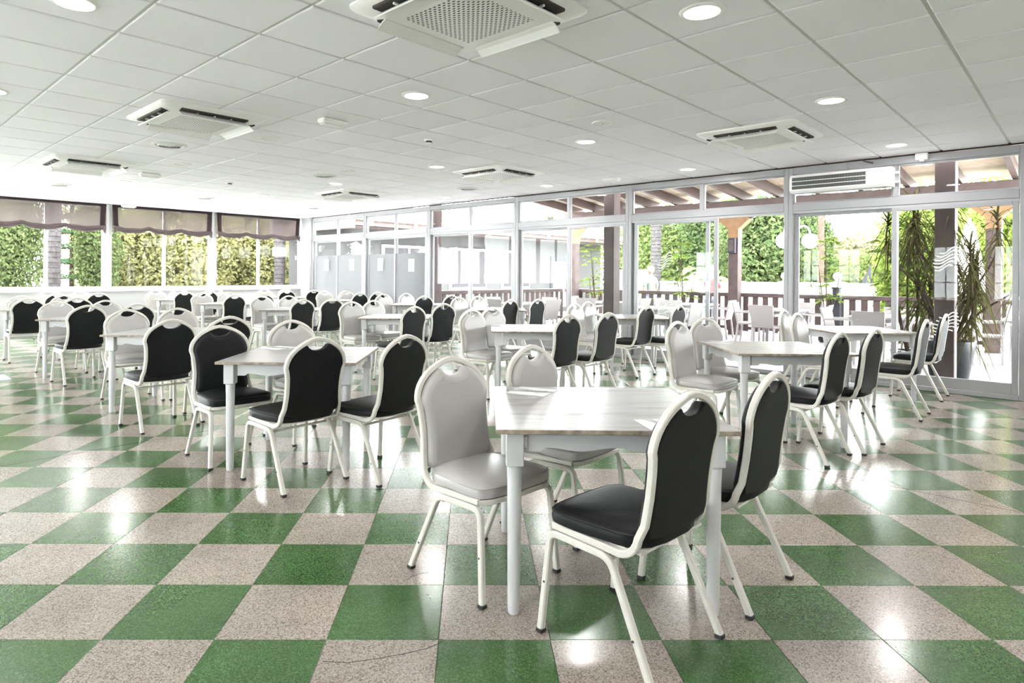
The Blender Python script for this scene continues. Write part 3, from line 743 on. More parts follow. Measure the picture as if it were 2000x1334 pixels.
def table_top():
    mb = MB(); h = TH
    mb.cur = 0; mb.add([(-h+.002,-h+.002,0),(h-.002,-h+.002,0),(h-.002,h-.002,0),(-h+.002,h-.002,0)], [(0,1,2,3)])
    mb.cur = 1; mb.loft([[(-h+.002,-h+.002,-.018),(h-.002,-h+.002,-.018),(h-.002,h-.002,-.018),(-h+.002,h-.002,-.018)],[(-h,-h,-.016),(h,-h,-.016),(h,h,-.016),(-h,h,-.016)],[(-h,-h,-.002),(h,-h,-.002),(h,h,-.002),(-h,h,-.002)],[(-h+.002,-h+.002,0),(h-.002,-h+.002,0),(h-.002,h-.002,0),(-h+.002,h-.002,0)]])
    mb.add([(-h+.002,-h+.002,-.018),(h-.002,-h+.002,-.018),(h-.002,h-.002,-.018),(-h+.002,h-.002,-.018)], [(3,2,1,0)])
    return mb.mesh('table_top', ['top','edge'])
def apron():
    L_ = .335; pts = [(-L_,-.018),(L_,-.018)]
    n = 40; low = []
    for i in range(n+1):
        x = L_-2*L_*i/n; a = abs(x)/L_
        d = .098 - (.014*(math.cos((a-.0)*PI*2.6)*.5+.5) if a < .85 else 0)
        low.append((x, -d))
    return MB().prism(pts+low, -.010, .010, 'y').mesh('apron', 'tpaint')
def table_leg():
    mb = MB(); mb.cbox(-.034,.034,-.034,.034,-.152,-.018,.003)
    mb.lathe([(.030,-.158),(.033,-.153),(.033,-.150)], 16, cap=True)
    mb.lathe([(.021,-TOPZ+.001),(.0235,-TOPZ+.02),(.0265,-.40),(.0275,-.22),(.030,-.158)], 16)
    return mb.mesh('leg', 'tpaint', True)
TT, AP, LG = table_top(), apron(), table_leg()
def cutlery_fork():
    mb = MB(); pr = [(-.005,-.1),(.005,-.1),(.0035,0),(.004,.03),(.0115,.045),(.0115,.055),(-.0115,.055),(-.0115,.045),(-.004,.03),(-.0035,0)]
    mb.prism(pr, .0, .002)
    for k in range(4): x = -.0098+.0065*k; mb.box(x-.0014, x+.0014, .054, .098, .0012, .003)
    return mb.mesh('fork', 'steel')
def cutlery_knife():
    mb = MB(); mb.prism([(-.007,-.11),(.007,-.11),(.006,0),(-.006,0)], 0, .005); mb.prism([(-.006,0),(.006,0),(.009,.03),(.008,.09),(.002,.115),(-.006,.11)], .0015, .003)
    return mb.mesh('knife', 'steel')
FK, KN = cutlery_fork(), cutlery_knife()
NAP = cached('nap', lambda: MB().cbox(-.10,.10,-.10,.10,0,.0024,.0006).mesh('napkin','paper'))
for nm, p, q, ph in TAB:
    c = RP(p, q)
    t = put('dining_table', None, None, (c.x, c.y, 0), (0,0,random.uniform(-.012,.012)), 'square white table with whitewashed top, '+ph.replace('the ', '') if nm != 'T1' else 'square white table with whitewashed top in the foreground', 'table', 'square dining tables')
    put('table_top', TT, t, (0,0,TOPZ))
    for k in range(4): put('apron', AP, t, (.385*math.sin(k*PI/2), -.385*math.cos(k*PI/2), TOPZ), (0,0,k*PI/2))
    for sx in (-1, 1):
        for sy in (-1, 1): put('leg', LG, t, (sx*.385, sy*.385, TOPZ))
    # two place settings lie ready
    if nm == 'T1': spots = [(-.26,.32,.6,'far left'),(.21,-.37,-.35,'near right')]
    else: spots = [(-.30,.33,.5,'far left'),(.22,-.28,-.4,'near right')]
    for sx, sy, r, wh in spots:
        loc = (c.x+sx, c.y+sy, TOPZ+.0003)
        put('napkin', NAP, None, loc, (0,0,r+.5), 'folded white paper napkin at the %s of %s' % (wh, ph), 'napkin', 'napkins on the tables')
        put('fork', FK, None, (loc[0]+.015, loc[1]+.01, TOPZ+.003), (0,0,r+PI*1.15), 'steel fork on the napkin at the %s of %s' % (wh, ph), 'fork', 'forks on the tables')
        put('knife', KN, None, (loc[0]-.02, loc[1]-.01, TOPZ+.003), (0,0,r+PI*1.25), 'steel knife on the napkin at the %s of %s' % (wh, ph), 'knife', 'knives on the tables')
    for k, (cc, side, cp, cq) in enumerate(CHAIRS[nm]):
        same = [x for x in CHAIRS[nm] if x[1] == side]; same.sort(key=lambda x: x[2])
        lr = 'left' if same[0][2] == cp else 'right'
        lab = '%s banquet chair, %s one on %s side of %s' % ('black' if cc == 'd' else 'pale grey', lr, 'window' if side > 0 else 'camera', ph)
        a_ = cp-p; need = .66-max(0, abs(a_)-.215)-.165
        if abs(cq-q) < need: cq = q+side*need
        chair(cc, cp, cq, -side, lab, TWIST.get((nm, k), random.uniform(-.07, .07)))
chair('w', 6.42, 14.5, -1, 'lone pale grey banquet chair under the windows between two far tables')
# sticker on the floor
t = put('floor_sticker', None, None, RP(1.36, 9.63, .0008), (0,0,TC), 'pale blue square sticker on floor at the left edge', 'sticker')
put('sheet', MB().box(-.25,.25,-.25,.25,0,.0008).mesh('sheet','blue'), t)
for k in range(4): put('stripe', MB().box(-.18+.1*k,-.14+.1*k,-.18,.1-.03*k,.0008,.0012).mesh('stripe','paper'), t)

# ------------------------------------------------------------------ terrace outside the glass doors
room('ground', MB().box(-40, 60, -40, 70, -.5, -.16), 'paving', kind='structure')
terr = room('terrace_floor', MB().box(P1+.07, 14.9, -4.0, 10.9, -.158, -.035), 'deck', kind='structure')
k = 0; x = P1+.08
while x < 14.85:
    put('deck_board', cached('deckb', lambda: MB().cbox(0,.134,-3.95,10.85,-.034,-.012,.002).mesh('deck_board','deck')), terr, (x,0,0)); x += .138
# pergola
rz_in, rz_out = 3.55, 3.02
def roofz(p): return rz_in+(rz_out-rz_in)*(p-9.0)/(14.6-9.0)
roof = room('pergola_roof', MB().add([(P1+.15,-2.5,roofz(P1+.15)+.23),(15.0,-2.5,roofz(15)+.23),(15.0,10.6,roofz(15)+.23),(P1+.15,10.6,roofz(P1+.15)+.23),
      (P1+.15,-2.5,roofz(P1+.15)+.19),(15.0,-2.5,roofz(15)+.19),(15.0,10.6,roofz(15)+.19),(P1+.15,10.6,roofz(P1+.15)+.19)], [(0,1,2,3),(7,6,5,4),(0,4,5,1),(1,5,6,2),(2,6,7,3),(3,7,4,0)]) or None, 'pine', kind='structure') if False else None
pg = put('pergola', None, None, RP(11.8, 4.0), (0,0,TC), 'brown timber pergola with pale pine boards over the terrace', 'pergola')
def pgput(name, mb, m, par=pg, smooth=False):
    me = mb.mesh(name, m, smooth)
    return put(name, me, par, (-11.8,-4.0,0) if par is pg else (0,0,0))
slope = math.atan2(rz_out-rz_in, 5.6)
bx = P1+.16
while bx < 15.0:
    b0, b1 = bx, bx+.172
    m = MB(); z0, z1 = roofz(b0)+.2, roofz(b1)+.2
    m.add([(b0,-2.5,z0),(b1,-2.5,z1),(b1,10.6,z1),(b0,10.6,z0),(b0,-2.5,z0+.022),(b1,-2.5,z1+.022),(b1,10.6,z1+.022),(b0,10.6,z0+.022)], [(0,3,2,1),(4,5,6,7),(0,1,5,4),(1,2,6,5),(2,3,7,6),(3,0,4,7)])
    pgput('roof_board', m, 'pine'); bx += .175
for k in range(17):
    q = -2.2+k*.79; m = MB()
    a, b = P1+.16, 15.1
    m.add([(a,q-.045,roofz(a)),(b,q-.045,roofz(b)),(b,q+.045,roofz(b)),(a,q+.045,roofz(a)),(a,q-.045,roofz(a)+.199),(b,q-.045,roofz(b)+.199),(b,q+.045,roofz(b)+.199),(a,q+.045,roofz(a)+.199)], [(0,3,2,1),(4,5,6,7),(0,1,5,4),(1,2,6,5),(2,3,7,6),(3,0,4,7)])
    pgput('rafter', m, 'beam')
pgput('edge_beam', MB().cbox(14.36,14.56,-2.6,10.7,roofz(14.46)-.235,roofz(14.46)-.005,.01), 'beam')
pgput('wall_beam', MB().cbox(9.2,9.36,-2.6,10.7,roofz(9.28)-.20,roofz(9.28)-.005,.01), 'beam')
for q in (1.25, 5.85, 10.3):
    pgput('inner_post', MB().cbox(9.2,9.4,q-.1,q+.1,-.012,roofz(9.3)-.2,.006), 'brown')
    zt = roofz(14.46)-.235
    po = pgput('outer_post', MB().cbox(14.35,14.57,q-.11,q+.11,-.012,zt,.006), 'brown')
    cap_ = MB()
    cap_.prism([(q-.115,zt-.62),(q+.115,zt-.62),(q+.115,zt-.42),(q+.36,zt-.20),(q+.25,zt-.13),(q,zt-.10),(q-.25,zt-.13),(q-.36,zt-.20),(q-.115,zt-.42)], 14.34, 14.58, 'x')
    put('capital', cap_.mesh('capital','sand'), po)
    for s in (-1, 1): put('brace', MB().tube([(14.46,q+s*.28,zt-.20),(14.46,q+s*.62,zt+.02)], .045, sq=1, flat=(1,0,0)).mesh('brace','brown'), po)
t = put('wall_lantern', None, None, RP(14.30, 5.85, 2.0), (0,0,TC), 'grey box lantern on the brown terrace post', 'lantern')
put('body', MB().cbox(-.06,.045,-.08,.08,-.17,.17,.01).mesh('body','slate'), t); put('lens', MB().cbox(-.07,-.06,-.05,.05,-.12,.12,.003).mesh('lens','brown'), t)
# railing
def fence(label, pts_fn, n, length, rz, loc):
    t = put('railing', None, None, loc, (0,0,rz), label, 'fence')
    put('top_rail', MB().cbox(0,length,-.05,.05,.84,.93,.006).mesh('top_rail','brown'), t)
    put('bottom_rail', MB().cbox(0,length,-.03,.03,.10,.17,.004).mesh('bottom_rail','brown'), t)
    me = cached('slat', lambda: MB().cbox(-.06,.06,-.014,.014,.06,.86,.004).mesh('slat','brown'))
    k = 0
    while .1+k*.215 < length: put('slat', me, t, (.1+k*.215,0,0)); k += 1
    return t
R0 = RP(14.62, -3.9); fence('dark brown slatted railing along the far edge of the terrace', None, 0, 14.6, TC+PI/2, R0)
fence('dark brown slatted railing at the left end of terrace', None, 0, 5.05, TC, RP(9.45, 10.75))
for q in (3.75,):
    t = put('railing_post', None, None, RP(14.46, q), (0,0,TC), 'short grey post rising above the railing', 'post')
    put('shaft', MB().cbox(-.07,.07,-.07,.07,-.012,1.06,.006).mesh('shaft','slate'), t); put('cap', MB().cbox(-.085,.085,-.085,.085,1.06,1.10,.006).mesh('cap','slate'), t)
# terrace tables and woven chairs
def ttable():
    return MB().cbox(-.42,.42,-.42,.42,.66,.70,.008).mesh('table_top','resin'), MB().cbox(-.37,.37,-.37,.37,.59,.66,.004).mesh('skirt','resin'), MB().loft([[(-.022,-.022,-.012),(.022,-.022,-.012),(.022,.022,-.012),(-.022,.022,-.012)],[(-.032,-.032,.66),(.032,-.032,.66),(.032,.032,.66),(-.032,.032,.66)]],cap=True).mesh('leg','resin')
TM = ttable()
def wchair_meshes():
    back = MB(); pl = [(-.19,.40),(.19,.40),(.235,.80),(-.235,.80)]
    back.loft([[(x,-.20-.22*(z-.40)-.0125,z) for x,z in pl],[(x,-.20-.22*(z-.40)+.0125,z) for x,z in pl]], cap=True)
    seat_ = MB().cbox(-.22,.22,-.21,.22,.385,.42,.008)
    fl = MB().tube([(-.0,0,-.012),(0,0,.40)], .017, sq=1)
    rl = MB().tube([(0,0,-.012),(0,.05,.40)], .017, sq=1)
    arm = MB().tube([(0,.19,.40),(0,.18,.60),(0,.14,.625),(0,-.24,.615)], .016, sq=1)
    return back.mesh('backrest','wicker'), seat_.mesh('seat','wicker'), fl.mesh('leg','resin'), rl.mesh('leg','resin'), arm.mesh('armrest','resin')
WM = wchair_meshes()
def wchair(p, q, rz, label):
    t = put('wicker_chair', None, None, RP(p, q), (0,0,TC+rz), label, 'chair', 'white woven chairs on the terrace')
    put('backrest', WM[0], t); put('seat', WM[1], t)
    for s in (-1, 1):
        put('leg', WM[2], t, (s*.20,.19,0)); put('leg', WM[3], t, (s*.20,-.24,0)); put('armrest', WM[4], t, (s*.225,0,0))
TT2 = [(12.75,8.1,'beyond the closed middle doors'),(11.2,6.2,'behind the second glass-door table'),(12.5,4.2,'beside the lantern post'),(11.7,2.35,'behind the nearest glass-door table'),(12.75,.55,'at the right end by big planter'),(10.55,8.9,'close to the left glass doors'),(13.3,6.3,'at the railing')]
for p, q, wh in TT2:
    t = put('terrace_table', None, None, RP(p, q), (0,0,TC), 'white square terrace table '+wh, 'table', 'white terrace tables')
    put('table_top', TM[0], t); put('skirt', TM[1], t)
    for sx in (-1,1):
        for sy in (-1,1): put('leg', TM[2], t, (sx*.36,sy*.36,0))
    dirs = [('left',0,.62,PI), ('right',0,-.62,0), ('near',-.62,0,-PI/2), ('far',.62,0,PI/2)]
    for nm, dp, dq, rz in dirs:
        if wh.startswith('at the right') and nm in ('near','right'): continue
        if wh.startswith('at the railing') and nm == 'far': continue
        wchair(p+dp+random.uniform(-.05,.05), q+dq+random.uniform(-.08,.08), rz+random.uniform(-.2,.2), 'white woven chair, %s side of terrace table %s' % (nm, wh))

# ------------------------------------------------------------------ plants
def leaves(blobs, n, size, seed, asp=1.6, droop=0., shell=.3):
    rnd = random.Random(seed); V = []; F = []
    tot = sum(b[3]*b[4]*b[5] for b in blobs)**1.0
    for b in blobs:
        k = int(n*b[3]*b[4]*b[5]/tot)+1
        for _ in range(k):
            a = rnd.uniform(0, 2*PI); cz = rnd.uniform(-1, 1); r = (shell+(1-shell)*rnd.random())
            r *= 1+.12*math.sin(a*5+b[0]*3)*math.cos(cz*6+b[1])
            s_ = math.sqrt(1-cz*cz)
            d = Vector((s_*math.cos(a), s_*math.sin(a), cz))
            c = Vector((b[0]+d.x*b[3]*r, b[1]+d.y*b[4]*r, b[2]+d.z*b[5]*r))
            nrm = (d+Vector((rnd.gauss(0,.6),rnd.gauss(0,.6),rnd.gauss(0,.6)))).normalized()
            t1 = nrm.orthogonal().normalized(); t1 = Matrix.Rotation(rnd.uniform(0,2*PI),3,nrm) @ t1
            if droop: t1 = (t1+Vector((0,0,-droop))).normalized()
            t2 = nrm.cross(t1).normalized()
            s = size*rnd.uniform(.6,1.3); o = len(V)
            V += [tuple(c-t1*s*asp*.5), tuple(c+t2*s*.4), tuple(c+t1*s*asp*.5), tuple(c-t2*s*.4)]
            F.append((o,o+1,o+2,o+3))
    mb = MB(); mb.v = V; mb.f = F; mb.mi = [0]*len(F); return mb
def at(u, dist_p=None, dist_q=None):
    r = (u-934.8)/1239.5
    kp = r*EP[0]+EP[1]; kq = r*EQ[0]+EQ[1]
    y = dist_p/kp if dist_p else dist_q/kq
    return Vector((r*y, y, 0))
GZ = -.16
def tree(name, loc, blobs, n, size, leafm, trunk, label, seed, cat='tree', group=None, asp=1.6, droop=0., tm_='wood'):
    t = put(name, None, None, (loc.x, loc.y, GZ), (0,0,0), label, cat, group)
    if trunk: put('trunk', MB().tube([(0,0,0),(trunk[0]*.3,0,trunk[2]*.5),(trunk[0],trunk[1],trunk[2])], [trunk[3],trunk[3]*.8,trunk[3]*.5], n=9).mesh('trunk', tm_, True), t)
    f = put('foliage', leaves(blobs, n, size, seed, asp, droop).mesh('foliage', leafm), t); f['kind'] = 'stuff'
    return t
# behind the ribbon windows
tree('cypress', at(15, dist_q=18.6), [(0,0,2.6,1.0,1.0,2.7),(0,0,4.6,.6,.6,2.0)], 34000, .06, 'lf_cyp', (0,0,2.4,.12), 'dense green cypress filling the leftmost window', 1, group='garden trees', droop=-1.)
tree('cypress', at(-60, dist_q=19.6), [(0,0,2.6,1.0,1.0,2.7)], 14000, .07, 'lf_dark', (0,0,2.4,.12), 'dark cypress at the very left edge behind the other', 2, group='garden trees', droop=-1.)
tree('cypress', at(190, dist_q=19.3), [(0,0,2.2,.62,.62,2.3),(0,0,4.2,.4,.4,1.8)], 18000, .06, 'lf_cyp', (0,0,2.4,.1), 'slim cypress left of the first wide window post', 3, group='garden trees', droop=-1.)
def layered_pine(loc, label):
    t = put('layered_pine', None, None, (loc.x, loc.y, GZ), (0,0,0), label, 'tree', 'garden trees')
    put('trunk', MB().tube([(0,0,0),(0,0,5.2)], [.08,.03], n=8).mesh('trunk','wood',True), t)
    bl = []
    for k in range(11):
        z = .5+k*.42; R = 1.05-.06*k
        for j in range(7):
            a = j*2*PI/7+k*.5
            put('branch', MB().tube([(0,0,z-.05),(R*.9*math.cos(a),R*.9*math.sin(a),z-.1)], [.02,.008], n=5).mesh('branch','wood'), t)
            bl.append((R*.65*math.cos(a), R*.65*math.sin(a), z, .16+.3*abs(math.cos(a)), .16+.3*abs(math.sin(a)), .09))
    f = put('foliage', leaves(bl, 7000, .05, 5, 2.2).mesh('foliage','lf_pine'), t); f['kind'] = 'stuff'
layered_pine(at(140, dist_q=20.5), 'layered blue green pine right of the pale palm trunk')
def palm(loc, h, r, label, crown=True, seed=0):
    t = put('palm', None, None, (loc.x, loc.y, GZ), (0,0,0), label, 'palm tree', 'palm trees')
    pr = []; z = 0.
    while z < h: pr += [(r*1.06, z), (r*.97, z+.11)]; z += .12
    put('trunk', MB().lathe(pr, 16).mesh('trunk','bark',True), t)
    if crown:
        rnd = random.Random(seed); m = MB()
        for k in range(22):
            a = k*2.4; up = rnd.uniform(-.1, 1.2); L_ = rnd.uniform(1.5, 2.1); n = 12
            for i in range(n):
                s = i/n; d = L_*s; zc = h+up*d-1.0*d*d*.5
                c = Vector((d*math.cos(a), d*math.sin(a), zc)); side = Vector((-math.sin(a), math.cos(a), 0)); fw = Vector((math.cos(a), math.sin(a), up-d))*.25
                for sg in (-1, 1):
                    tip = c+side*sg*.42*(1-s*.6)+fw+Vector((0,0,-.12))
                    m.add([c, c+fw*.2, tip], [(0,1,2)])
        f = put('crown', m.mesh('crown','lf_mid'), t); f['kind'] = 'stuff'
palm(at(104, dist_q=17.2), 6.5, .155, 'pale ringed palm trunk in the left window', True, 1)
palm(at(546, dist_q=17.6), 6.5, .16, 'pale palm trunk behind the right end of windows', True, 2)
for u, dq, R, H_, m, sd, lab in ((245,22,1.5,3.6,'lf_pale',11,'pale olive shrub right of the first wide post'),(300,20.5,1.3,3.4,'lf_yel',12,'yellow green shrub in the middle window left half'),
      (372,19.6,1.25,3.6,'lf_yel',13,'yellow brown shrub in the middle window right half'),(440,22,1.6,4.2,'lf_pale',14,'pale olive shrub behind the second wide post'),
      (490,20.4,1.2,3.3,'lf_yel',15,'yellow green shrub left of the palm trunk'),(580,22.5,1.6,3.8,'lf_pale',16,'pale olive shrub right of the palm trunk by corner'),(410,25,2.6,5.6,'lf_mid',17,'tall green tree behind the shrubs of middle window'),
      (230,27,2.6,6.2,'lf_pale',18,'tall pale tree far behind the window shrubs'),(560,27,2.8,5.5,'lf_yel',19,'tall yellow green tree far behind the corner')):
    loc = at(u, dist_q=dq)
    tree('garden_shrub', loc, [(0,0,H_*.45,R,R,H_*.5),(R*.5,.2,H_*.75,R*.6,R*.6,H_*.32),(-R*.5,-.2,H_*.7,R*.6,R*.6,H_*.35)], 20000, .085, m, (.1,0,H_*.5,.07), lab, sd, group='garden trees')
# behind the terrace
for u, dp, R, H_, m, sd, lab in ((1490,20.5,1.55,4.3,'lf_dark',21,'dense dark green tree right of the lantern post'),(1400,22.5,1.5,4.2,'lf_dark',26,'dark green tree behind the lantern post'),
      (1310,23,2.0,4.4,'lf_mid',22,'broad green tree behind the white ball-topped wall'),(1235,27.5,1.9,4.2,'lf_mid',23,'green tree left of the pale trunk'),(1575,22,.9,3.6,'lf_dark',24,'dark green tree behind the globe lamp'),
      (1640,24,1.4,2.2,'lf_mid',25,'low green shrubs behind the white wall'),(1700,27,2.2,3.4,'lf_pale',27,'pale olive tree in the distance right'),(1560,30,2.4,3.4,'lf_pale',31,'pale distant tree beyond the lamp'),
      (1790,16.6,.85,2.9,'lf_lime',28,'bright lime green climber left of the right pillar'),(1895,17.5,.9,2.7,'lf_lime',29,'bright lime green bush right of the right pillar'),(1990,19,1.5,4.0,'lf_lime',30,'bright green tree at the right edge outside'),
      (905,29,2.2,5.4,'lf_mid',32,'distant tree above the white house roof'),(1840,24,2.0,4.6,'lf_mid',33,'green tree far behind the right pillar')):
    loc = at(u, dist_p=dp)
    tree('garden_tree', loc, [(0,0,H_*.45,R,R,H_*.5),(R*.45,.2,H_*.78,R*.6,R*.6,H_*.3),(-R*.45,-.2,H_*.72,R*.6,R*.6,H_*.33)], 15000, .10, m, (.1,0,H_*.5,.08), lab, sd, group='garden trees')
palm(at(1281, dist_p=19.5), 6, .17, 'pale palm trunk behind the person in grey shirt', True, 3)
t = put('bare_trunk', None, None, at(1602, dist_p=20)+Vector((0,0,GZ)), (0,0,0), 'thin brown pole trunk right of the globe lamp', 'tree')
put('trunk', MB().tube([(0,0,0),(.02,0,2.5),(0,0,6)], [.09,.085,.08], n=9).mesh('trunk','wood',True), t)
palm(at(1075, dist_p=28), 4.6, .16, 'young palm crown above the white house roof', True, 5)
def potted(loc, label, kind):
    t = put('potted_plant', None, None, loc, (0,0,TC), label, 'plant', 'potted plants')
    if kind == 'big':
        put('pot', MB().lathe([(.17,-.012),(.20,.02),(.255,.35),(.285,.50),(.28,.515),(.255,.50),(.24,.44),(.001,.44)], 28, cap=True).mesh('pot','pot',True), t)
        put('soil', MB().lathe([(.24,.44),(.24,.455),(.001,.46)], 20).mesh('soil','soil'), t)
        rnd = random.Random(3); lf = MB()
        for k in range(22):
            a = k*2.399; R = rnd.uniform(.12,.80); h = rnd.uniform(.45, 1.95)
            top = Vector((R*math.cos(a), R*math.sin(a)*.9, .45+h))
            pts = bezier([(.05*math.cos(a),.05*math.sin(a),.45),(R*.45*math.cos(a+.5),R*.45*math.sin(a+.5),.45+h*.4),(R*.9*math.cos(a),R*.9*math.sin(a),.45+h*.72),tuple(top)], 5)
            put('stem', MB().tube(pts, [.018-.009*i/len(pts) for i in range(len(pts))], n=6).mesh('stem','wood',True), t)
            for j in range(46):
                b = j*2.399; up = 1.0-1.6*j/46; L_ = rnd.uniform(.32,.55)
                d = Vector((math.cos(b), math.sin(b), 0)); s = Vector((-math.sin(b), math.cos(b), 0))*.012
                base = top-Vector((0,0,.008*j)); prev = base; o = len(lf.v)
                for i in range(6):
                    f_ = i/5; c = base+d*L_*f_*(.75)+Vector((0,0,L_*(up*1.25*f_-.95*f_*f_)))
                    w = (1-f_)**.7
                    lf.v += [tuple(c-s*w), tuple(c+s*w)]
                for i in range(5): lf.f.append((o+2*i,o+2*i+1,o+2*i+3,o+2*i+2)); lf.mi.append(0)
        f = put('foliage', lf.mesh('foliage','lf_drac'), t); f['kind'] = 'stuff'
    else:
        put('pot', MB().lathe([(.12,-.012),(.16,.02),(.19,.30),(.20,.32),(.17,.30),(.001,.28)], 20).mesh('pot','pot',True), t)
        rnd = random.Random(kind); lf = MB(); S = 1.0
        for k in range(5):
            a = k*2.4; h = .9+.28*k; R = .12+.06*k
            top = Vector((R*math.cos(a), R*math.sin(a), h))
            put('stem', MB().tube([(0,0,.28),(R*.6*math.cos(a),R*.6*math.sin(a),h*.6),tuple(top)], [.014,.011,.007], n=6).mesh('stem','wood'), t)
            for j in range(16):
                b = j*2.399; el = rnd.uniform(-.1,.6); d = Vector((math.cos(b)*math.cos(el), math.sin(b)*math.cos(el), math.sin(el)))
                c = top+Vector((0,0,rnd.uniform(-.1,.1)))+d*.08
                for q_ in range(6):
                    ang = (q_-2.5)*.5; dd = (Matrix.Rotation(ang,3,'Z') @ d)*rnd.uniform(.13,.2)+Vector((0,0,-.07))
                    sd = dd.cross(Vector((0,0,1))).normalized()*.026; e = c+d*.1
                    lf.add([e, e+dd*.5+sd, e+dd, e+dd*.5-sd], [(0,1,2,3)])
        f = put('foliage', lf.mesh('foliage','lf_lime'), t); f['kind'] = 'stuff'
potted(RP(9.98, 1.30), 'large black pot with spiky dracaena behind the right glass door', 'big')
potted(RP(13.9, 9.2), 'leafy green potted tree left of the near brown post', 7)
potted(RP(14.15, 6.9), 'leafy green potted tree right of the near brown post', 8)
potted(RP(14.15, 3.85), 'leafy green potted tree at the railing post', 9)
potted(RP(10.25, 1.80), 'young lime leaved plant beside the black pot', 10)
t = put('banana_plant', None, None, at(1375, dist_p=18.6)+Vector((0,0,GZ)), (0,0,0), 'banana plant with broad pale leaves near lantern post', 'plant')
put('stem', MB().tube([(0,0,0),(0,0,1.3)], [.09,.05], n=8).mesh('stem','lf_mid'), t)
for k in range(7):
    a = k*.9+.3; m = MB(); rows_ = []
    for i in range(9):
        s = i/8; d = .95*s; w = .17*math.sin(PI*min(1, s*.9+.1))**.8
        c = Vector((d*math.cos(a), d*math.sin(a), 1.2+1.0*s-1.1*s*s+.15*(k % 3))); sd = Vector((-math.sin(a), math.cos(a), .25))*w
        rows_.append([tuple(c-sd), tuple(c+Vector((0,0,-.03))), tuple(c+sd)])
    m.loft(rows_, closed=False); put('leaf', m.mesh('leaf','banana',True), t)

# garden wall with ball finials, lamp, house, hood
gw = put('garden_wall', None, None, RP(17, 2, GZ), (0,0,TC), 'low white rendered garden wall behind the railing', 'wall')
for a, b, h in ((-6, 1.4, 1.10), (1.4, 3.2, 1.12), (3.2, 9.0, 1.27)):
    put('wall_run', MB().box(-.1,.1,a-2+.0,b-2,0,h).mesh('wall_run','masonry'), gw); put('coping', MB().cbox(-.14,.14,a-2,b-2,h,h+.05,.01).mesh('coping','masonry'), gw)
for q, h in ((3.2,1.30),(4.4,1.30),(5.6,1.30),(6.8,1.30),(8.0,1.30)):
    pr = put('finial_pier', MB().cbox(-.14,.14,-.14,.14,0,h+.04,.01).mesh('finial_pier','masonry'), gw, (0,q-2,0))
    put('ball', MB().lathe([(.10,h+.04),(.06,h+.07),(.045,h+.10),(.08,h+.13),(.10,h+.18),(.085,h+.24),(.03,h+.275),(.001,h+.28)], 16).mesh('ball','masonry',True), pr)
t = put('gate_pier', None, None, RP(17.4, 10.2, GZ), (0,0,TC), 'tall white gate pier with ball finial left of the hedge', 'pier')
put('shaft', MB().cbox(-.25,.25,-.5,.5,0,1.65,.01).mesh('shaft','masonry'), t)
put('ball', MB().lathe([(.14,1.65),(.07,1.70),(.05,1.74),(.11,1.80),(.13,1.87),(.11,1.95),(.04,1.99),(.001,2.0)], 16).mesh('ball','masonry',True), t)
t = put('globe_lamp', None, None, at(1556, dist_p=17.6)+Vector((0,0,GZ)), (0,0,0), 'white lamp post with two hanging globes outside', 'lamp')
put('pole', MB().tube([(0,0,0),(0,0,2.6)], .04, n=10).mesh('pole','globe',True), t)
for s in (-1, 1):
    arm = [(0,0,2.45)]+[(s*(.17-.17*math.cos(a*PI/8)), 0, 2.6+.19*math.sin(a*PI/8)) for a in range(9)]
    put('arm', MB().tube(arm, .022, n=8).mesh('arm','globe',True), t)
    put('globe', MB().lathe([(.001,-.2),(.10,-.175),(.175,-.1),(.2,0),(.175,.1),(.10,.175),(.001,.2)], 18, c=(s*.34,0,2.40)).mesh('globe','globe',True), t)
# white house
hs = put('house', None, None, RP(18, 16, GZ), (0,0,TC), 'white house with shuttered windows and brown eaves behind terrace', 'house')
def hput(n, mb, m, par=None): return put(n, mb.mesh(n, m), par or hs, (-18,-16,0) if par is None else (0,0,0))
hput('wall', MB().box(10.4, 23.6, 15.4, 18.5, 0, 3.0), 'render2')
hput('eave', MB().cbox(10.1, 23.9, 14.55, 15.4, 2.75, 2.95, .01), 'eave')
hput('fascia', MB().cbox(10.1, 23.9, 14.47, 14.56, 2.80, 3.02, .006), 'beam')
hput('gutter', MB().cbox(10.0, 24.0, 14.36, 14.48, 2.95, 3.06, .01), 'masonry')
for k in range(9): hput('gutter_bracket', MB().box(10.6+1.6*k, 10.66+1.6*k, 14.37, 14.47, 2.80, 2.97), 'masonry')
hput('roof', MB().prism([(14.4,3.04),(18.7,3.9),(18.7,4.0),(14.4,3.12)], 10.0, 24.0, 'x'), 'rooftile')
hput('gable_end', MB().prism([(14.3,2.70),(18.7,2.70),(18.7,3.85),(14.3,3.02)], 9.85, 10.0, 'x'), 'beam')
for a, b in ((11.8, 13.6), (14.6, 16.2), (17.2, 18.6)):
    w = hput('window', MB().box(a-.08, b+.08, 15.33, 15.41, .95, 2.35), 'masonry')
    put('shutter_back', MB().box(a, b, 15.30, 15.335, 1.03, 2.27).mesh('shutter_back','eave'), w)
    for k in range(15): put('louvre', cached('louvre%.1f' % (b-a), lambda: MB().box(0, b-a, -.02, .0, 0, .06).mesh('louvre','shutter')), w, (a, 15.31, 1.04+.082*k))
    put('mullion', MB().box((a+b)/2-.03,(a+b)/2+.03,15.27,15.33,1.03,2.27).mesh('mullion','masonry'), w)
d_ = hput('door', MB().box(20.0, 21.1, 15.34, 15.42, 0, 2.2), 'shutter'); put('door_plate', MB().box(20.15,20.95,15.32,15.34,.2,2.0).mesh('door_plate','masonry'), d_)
t = put('garden_hood', None, None, at(1755, dist_p=19)+Vector((0,0,GZ)), (0,0,TC), 'dark grey slanted hood on a pink grey plinth behind railing', 'hood')
put('plinth', MB().box(-.8,.8,-.9,.9,0,1.02).mesh('plinth','eave'), t)
